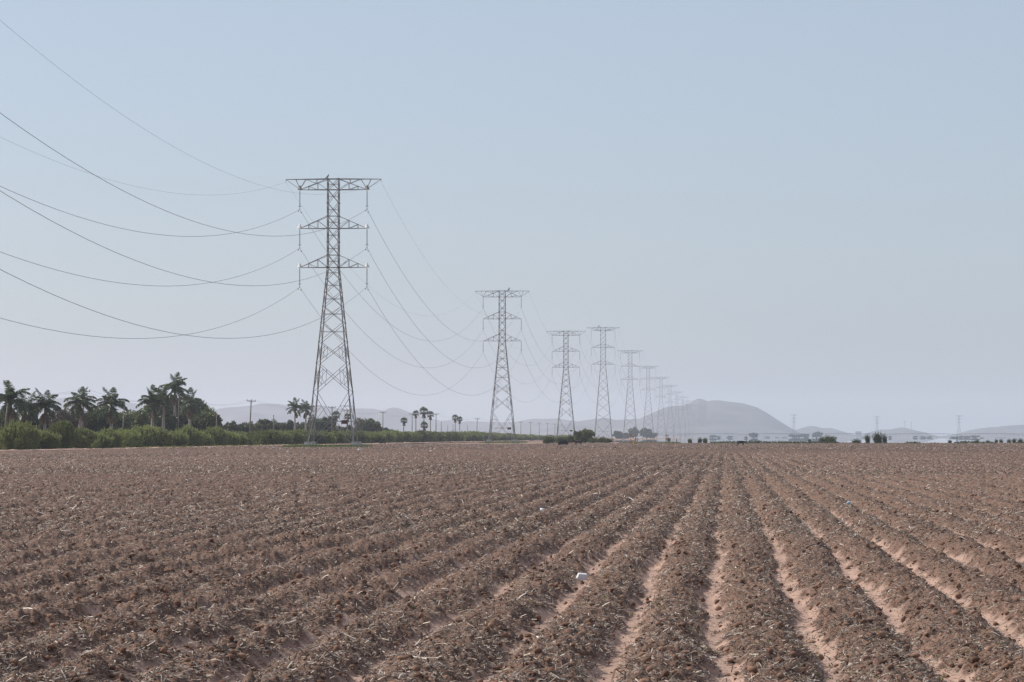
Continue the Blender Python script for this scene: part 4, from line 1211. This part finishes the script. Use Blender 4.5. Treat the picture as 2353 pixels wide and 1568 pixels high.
standpipe(1534.5, 1001.5, 736, "right of two close rusty standpipes, before the sixth pylon")
standpipe(1483, 1013, 720, "short rusty stake left in the bare gap", False, False, 0.12)
standpipe(1494, 1012, 722, "short rusty stake right in the bare gap", False, False, 0.12)
standpipe(1554.5, 1008, 742, "stout rusty stub right of the two close standpipes", False, False, 0.2)
mb = MB(); d0 = 690; pts = []
for j in range(9):
    t = j / 8; pts.append((X_at(1449.5, d0) * (1 - t) + X_at(1460, d0) * t, d0, z_at(1000.5, d0) * (1 - t) + z_at(1002.5, d0) * t - 0.9 * t * (1 - t)))
mb.tube(pts, 0.035, 5)
tag(mb.build("hose", M['dark'], None), "dark sagging hose between the two left standpipes", "hose")

# ------------------------------------------------------------------ far building and mast
o = empty("distant_building", (X_at(1972, 9000), 9000, 0), 0, 1.32)
tag(o, "boxy grey block far off between the two small hills", "building")
mb = MB(); mb.box((0, 0, 6.0), (12.4, 10, 12.0)); mb.build("wall", M['wall'], o)
mb = MB(); mb.box((0, 0, 12.2), (12.9, 10.5, 0.5)); mb.build("roof", M['concrete'], o)
mb = MB()
for z in (3, 6, 9):
    for x in (-4, -1.3, 1.3, 4): mb.box((x, -5.06, z), (1.4, 0.1, 1.3))
mb.build("window", M['insul'], o)
mb = MB()
xm = X_at(2086, 10710)
for sx in (-6.5, 6.5):
    for dx, dy in ((-0.5, -0.5), (0.5, -0.5), (0, 0.5)):
        mb.bar((sx + dx * 2, dy * 2, -10), (sx + dx * 0.6, dy * 0.6, 16), 0.3)
    for z in range(-8, 16, 3):
        mb.bar((sx - 0.7, -0.5, z), (sx + 0.7, -0.5, z + 3), 0.14)
mb.box((-6.5, 0, 16.5), (5, 1, 1.2))
o = mb.build("radio_mast", M['steel'], None, loc=(xm, 10700, z_at(987, 10710)), scale=(1.6, 1.6, 1.6))
tag(o, "pair of faint lattice radio masts on top of the small domed hill", "radio mast")

# ------------------------------------------------------------------ cattle
def cow(name, joints, edges, radii, mat, loc, rz, s, label, horn=True):
    me = bpy.data.meshes.new("cow")
    me.from_pydata(joints, edges, [])
    o = bpy.data.objects.new(name, me); COL.objects.link(o)
    sk = o.modifiers.new("skin", 'SKIN'); sk.use_smooth_shade = True
    for i, v in enumerate(me.skin_vertices[0].data):
        r = radii[i]; v.radius = r if hasattr(r, '__len__') else (r, r)
    me.skin_vertices[0].data[0].use_root = True
    sb = o.modifiers.new("sub", 'SUBSURF'); sb.levels = 2; sb.render_levels = 2
    me.materials.append(mat)
    bpy.context.view_layer.update()
    dg = bpy.context.evaluated_depsgraph_get()
    baked = bpy.data.meshes.new_from_object(o.evaluated_get(dg))
    o.modifiers.clear(); o.data = baked
    if len(baked.materials) == 0: baked.materials.append(mat)
    o.location = loc; o.rotation_euler = (0, 0, rz); o.scale = (s, s, s)
    tag(o, label, "cow", "cows on the field")
    return o
def cow_skeleton(head):
    J = [(0, 0, 1.00), (0.45, 0, 1.02), (0.75, 0, 1.06), (-0.45, 0, 1.02), (-0.78, 0, 1.08)]
    Rr = [(0.31, 0.36), (0.30, 0.36), (0.24, 0.31), (0.30, 0.34), (0.22, 0.25)]
    E = [(0, 1), (1, 2), (0, 3), (3, 4)]
    if head == 'up':
        hd = [(1.02, 0, 1.28, 0.17), (1.22, 0, 1.45, 0.145), (1.40, 0, 1.38, 0.115), (1.62, 0, 1.26, 0.085)]
    else:
        hd = [(1.02, 0, 1.05, 0.19), (1.28, 0, 1.00, 0.145), (1.46, 0, 0.97, 0.12), (1.68, 0, 0.88, 0.085)]
    prev = 2
    for x, y, z, r in hd:
        J.append((x, y, z)); Rr.append(r); E.append((prev, len(J) - 1)); prev = len(J) - 1
    poll = len(J) - 3
    for sy in (-1, 1):                                         # ears and short horns
        px, py, pz, _ = hd[1]
        J.append((px - 0.02, sy * 0.26, pz + 0.03)); Rr.append((0.05, 0.03)); E.append((poll, len(J) - 1))
        J.append((px + 0.04, sy * 0.12, pz + 0.22)); Rr.append(0.025); E.append((poll, len(J) - 1))
    for sy in (-1, 1):                                         # front legs
        b = len(J); dx = 0.10 * sy
        J += [(0.62 + dx * 0.3, sy * 0.16, 0.78), (0.64 + dx, sy * 0.17, 0.45), (0.60 + dx * 1.6, sy * 0.17, 0.13), (0.64 + dx * 1.6, sy * 0.17, 0.02)]
        Rr += [0.12, 0.075, 0.048, 0.06]; E += [(2, b), (b, b + 1), (b + 1, b + 2), (b + 2, b + 3)]
    for sy in (-1, 1):                                         # hind legs with stifle and hock
        b = len(J); dx = -0.12 * sy
        J += [(-0.62 + dx * 0.3, sy * 0.16, 0.78), (-0.58 + dx * 0.6, sy * 0.18, 0.62), (-0.80 + dx, sy * 0.17, 0.42), (-0.75 + dx, sy * 0.17, 0.12), (-0.70 + dx, sy * 0.17, 0.02)]
        Rr += [0.16, 0.13, 0.07, 0.048, 0.06]; E += [(4, b), (b, b + 1), (b + 1, b + 2), (b + 2, b + 3), (b + 3, b + 4)]
    b = len(J)
    if head == 'up': J += [(-1.00, 0, 1.24), (-1.06, 0, 1.42)]
    else: J += [(-1.00, 0, 1.12), (-1.05, 0, 0.60)]
    Rr += [0.04, 0.05]; E += [(4, b), (b, b + 1)]
    return J, E, Rr
d = 622; J, E, Rr = cow_skeleton('up')
x0 = X_at(1328.5, d)
cow("cow", J, E, Rr, M['cow_dark'], (x0, d, float(surf(np.array([x0]), np.array([d]), False)[0]) + 0.02), math.pi - 0.12, 0.72, "dark brown cow standing side-on with its tail raised, near the round tree")
d = 590; J, E, Rr = cow_skeleton('low')
x0 = X_at(1701.5, d)
cow("cow", J, E, Rr, M['cow_black'], (x0, d, float(surf(np.array([x0]), np.array([d]), False)[0]) - 0.10), -0.12, 0.70, "black cow walking with lowered head, alone on the far field under the big hill")
# dark heap next to the left cow
hv, hf = CV.copy(), CF
nh = 900
dd = rand_dirs(nh); dd[:, 2] = np.abs(dd[:, 2])
P = dd * np.array([0.75, 0.6, 0.72]) * (0.85 + 0.2 * rng.random(nh))[:, None]
P[:, 0] += 0.25 * P[:, 2]
V, f = cards(P, rng.normal(size=(nh, 3)), 0.3, 0.14)
mb = MB(); mb.lathe((0.05, 0, -0.05), [(0.78, 0), (0.70, 0.3), (0.5, 0.6), (0.2, 0.82), (0.05, 0.86)], 12)
V2 = np.array(mb.V); q4 = [q for q in mb.F if len(q) == 4]
me = np_mesh("debris_heap", np.concatenate([V, V2]), [f, np.array(q4) + len(V)], mat=M['dark'])
tag(link("debris_heap", me, None, None, (X_at(1293, 625), 625, 0.05), (0, 0, 0.3), (1.12, 1.0, 1.1)), "dark grey heap of debris left of the brown cow", "debris heap")

# ------------------------------------------------------------------ birds on the top beams
def bird(x, y, z, s, label):
    mb = MB()
    mb.tube([(-0.30, 0, 0.10), (-0.12, 0, 0.22), (0.02, 0, 0.34), (0.10, 0, 0.50), (0.14, 0, 0.60), (0.20, 0, 0.63), (0.27, 0, 0.60)], [0.03, 0.10, 0.135, 0.10, 0.055, 0.05, 0.015], 8)
    mb.bar((0.02, 0.05, 0.25), (0.03, 0.05, 0.0), 0.03); mb.bar((0.02, -0.05, 0.25), (0.03, -0.05, 0.0), 0.03)
    mb.tube([(-0.45, 0, 0.02), (-0.28, 0, 0.12)], [0.07, 0.05], 6)
    o = mb.build("bird", M['bird'], None, True, loc=(x, y, z), rot=(0, 0, 0.6), scale=s)
    return tag(o, label, "bird", "birds perched on the pylons")
bird(line_x(507) - 0.80, 507 - 0.86, 42.06, 0.95, "black bird perched on the nearest pylon's top beam")
bird(line_x(900) + 1.9, 900 - 0.65, 42.06, 1.3, "dark bird perched on the second pylon's top beam")
bird(line_x(1610) - 2.1, 1610 - 0.9, 55.66, 1.5, "dark bird perched on the fourth pylon's top beam")

# ------------------------------------------------------------------ litter on the field
def surf1(x, y): return float(surf(np.array([x]), np.array([y]), False)[0])
d = 38.2; x0 = X_at(1337, d)
mb = MB()
prof = [(0.067, 0.045, 0.0), (0.065, 0.043, 0.006), (0.050, 0.030, 0.062), (0.047, 0.027, 0.066)]
V = []; Fq = []
for i, (a, b, z) in enumerate(prof):
    V += [(-a, -b, z), (a, -b, z), (a, b, z), (-a, b, z)]
    if i: Fq += [((i - 1) * 4 + k, (i - 1) * 4 + (k + 1) % 4, i * 4 + (k + 1) % 4, i * 4 + k) for k in range(4)]
Fq += [(3, 2, 1, 0), tuple(len(V) - 4 + k for k in range(4))]
mb.add(V, Fq)
o = mb.build("foam_box", M['white'], None, loc=(x0, d, surf1(x0, d) + 0.03), rot=(R(14), R(5), R(14)))
tag(o, "white upturned foam food box lying in a furrow", "foam box")
def crumple(vx, vy, w, mat, label, cat, name, lift=0.35, seed=1):
    d = d_ground(vy); x = X_at(vx, d); s = w * d / F / 2
    r2 = np.random.default_rng(seed)
    V = CV * (0.75 + 0.5 * r2.random((len(CV), 1))) * np.array([1.0, 0.8, 0.75]) * s
    me = np_mesh(name, V, CF, mat=mat)
    o = link(name, me, None, None, (x, d, surf1(x, d) + s * lift), (0, 0, seed))
    return tag(o, label, cat, "litter scattered on the field")
crumple(1247, 1184, 15, M['plastic'], "crumpled white plastic bag on a ridge at mid field", "plastic bag", "plastic_bag", 0.7, 3)
crumple(1950, 1171, 12, M['blueplastic'], "pale blue crumpled plastic piece on the right-hand rows", "plastic bag", "plastic_bag", 0.7, 4)
crumple(825, 1038, 9, M['white'], "white scrap beside the nearest pylon's right footing", "litter", "litter", 0.6, 5)
crumple(599, 1026, 6, M['white'], "white bag lying by the lone dark bush", "litter", "litter", 0.5, 6)
crumple(312, 1046, 5, M['white'], "small white scrap near the field edge below the hedge's post", "litter", "litter", 0.8, 7)
crumple(644, 1034, 5, M['white'], "white scrap just left of the nearest pylon", "litter", "litter", 0.8, 8)
crumple(662, 1043, 7, M['plastic'], "greyish white scrap left of and nearer than the nearest pylon", "litter", "litter", 0.8, 9)
crumple(991, 1040, 7, M['blueplastic'], "pale greenish blue scrap between the first two pylons", "litter", "litter", 0.8, 10)
crumple(920, 1044, 6, M['white'], "white scrap between the nearest pylon and the greenish one", "litter", "litter", 0.8, 11)
crumple(1466, 1103, 7, M['plastic'], "small white scrap on the rows in front of the standpipes", "litter", "litter", 0.8, 12)
d = d_ground(1193); x0 = X_at(1814, d)
mb = MB()
mb.tube([(-0.08, 0.0, 0.07), (-0.03, 0.02, 0.055), (0.05, 0.0, 0.035), (0.10, -0.03, 0.01)], [0.008, 0.018, 0.02, 0.008], 7)
mb.tube([(0.02, 0.0, 0.06), (0.07, 0.05, 0.10)], [0.016, 0.006], 6)
tag(mb.build("dark_branch", M['dark'], None, True, loc=(x0, d, surf1(x0, d) + 0.03)), "short dark branch lying across a furrow on the right", "branch")

# ------------------------------------------------------------------ haze
mb = MB()
mb.box((0, 8250, 98.5), (12000, 17500, 199.0))
mh, nt, p = mat_new("haze")
nt.nodes.remove(p)
pv = N(nt, "ShaderNodeVolumePrincipled")
pv.inputs['Color'].default_value = (0.785, 0.865, 1.0, 1)
pv.inputs['Density'].default_value = 0.00009
pv.inputs['Anisotropy'].default_value = 0.25
nt.links.new(pv.outputs[0], nt.nodes["Material Output"].inputs['Volume'])
hz = mb.build("haze", mh)
tag(hz, "pale bluish summer haze hanging over the whole plain", "haze", None, 'stuff')
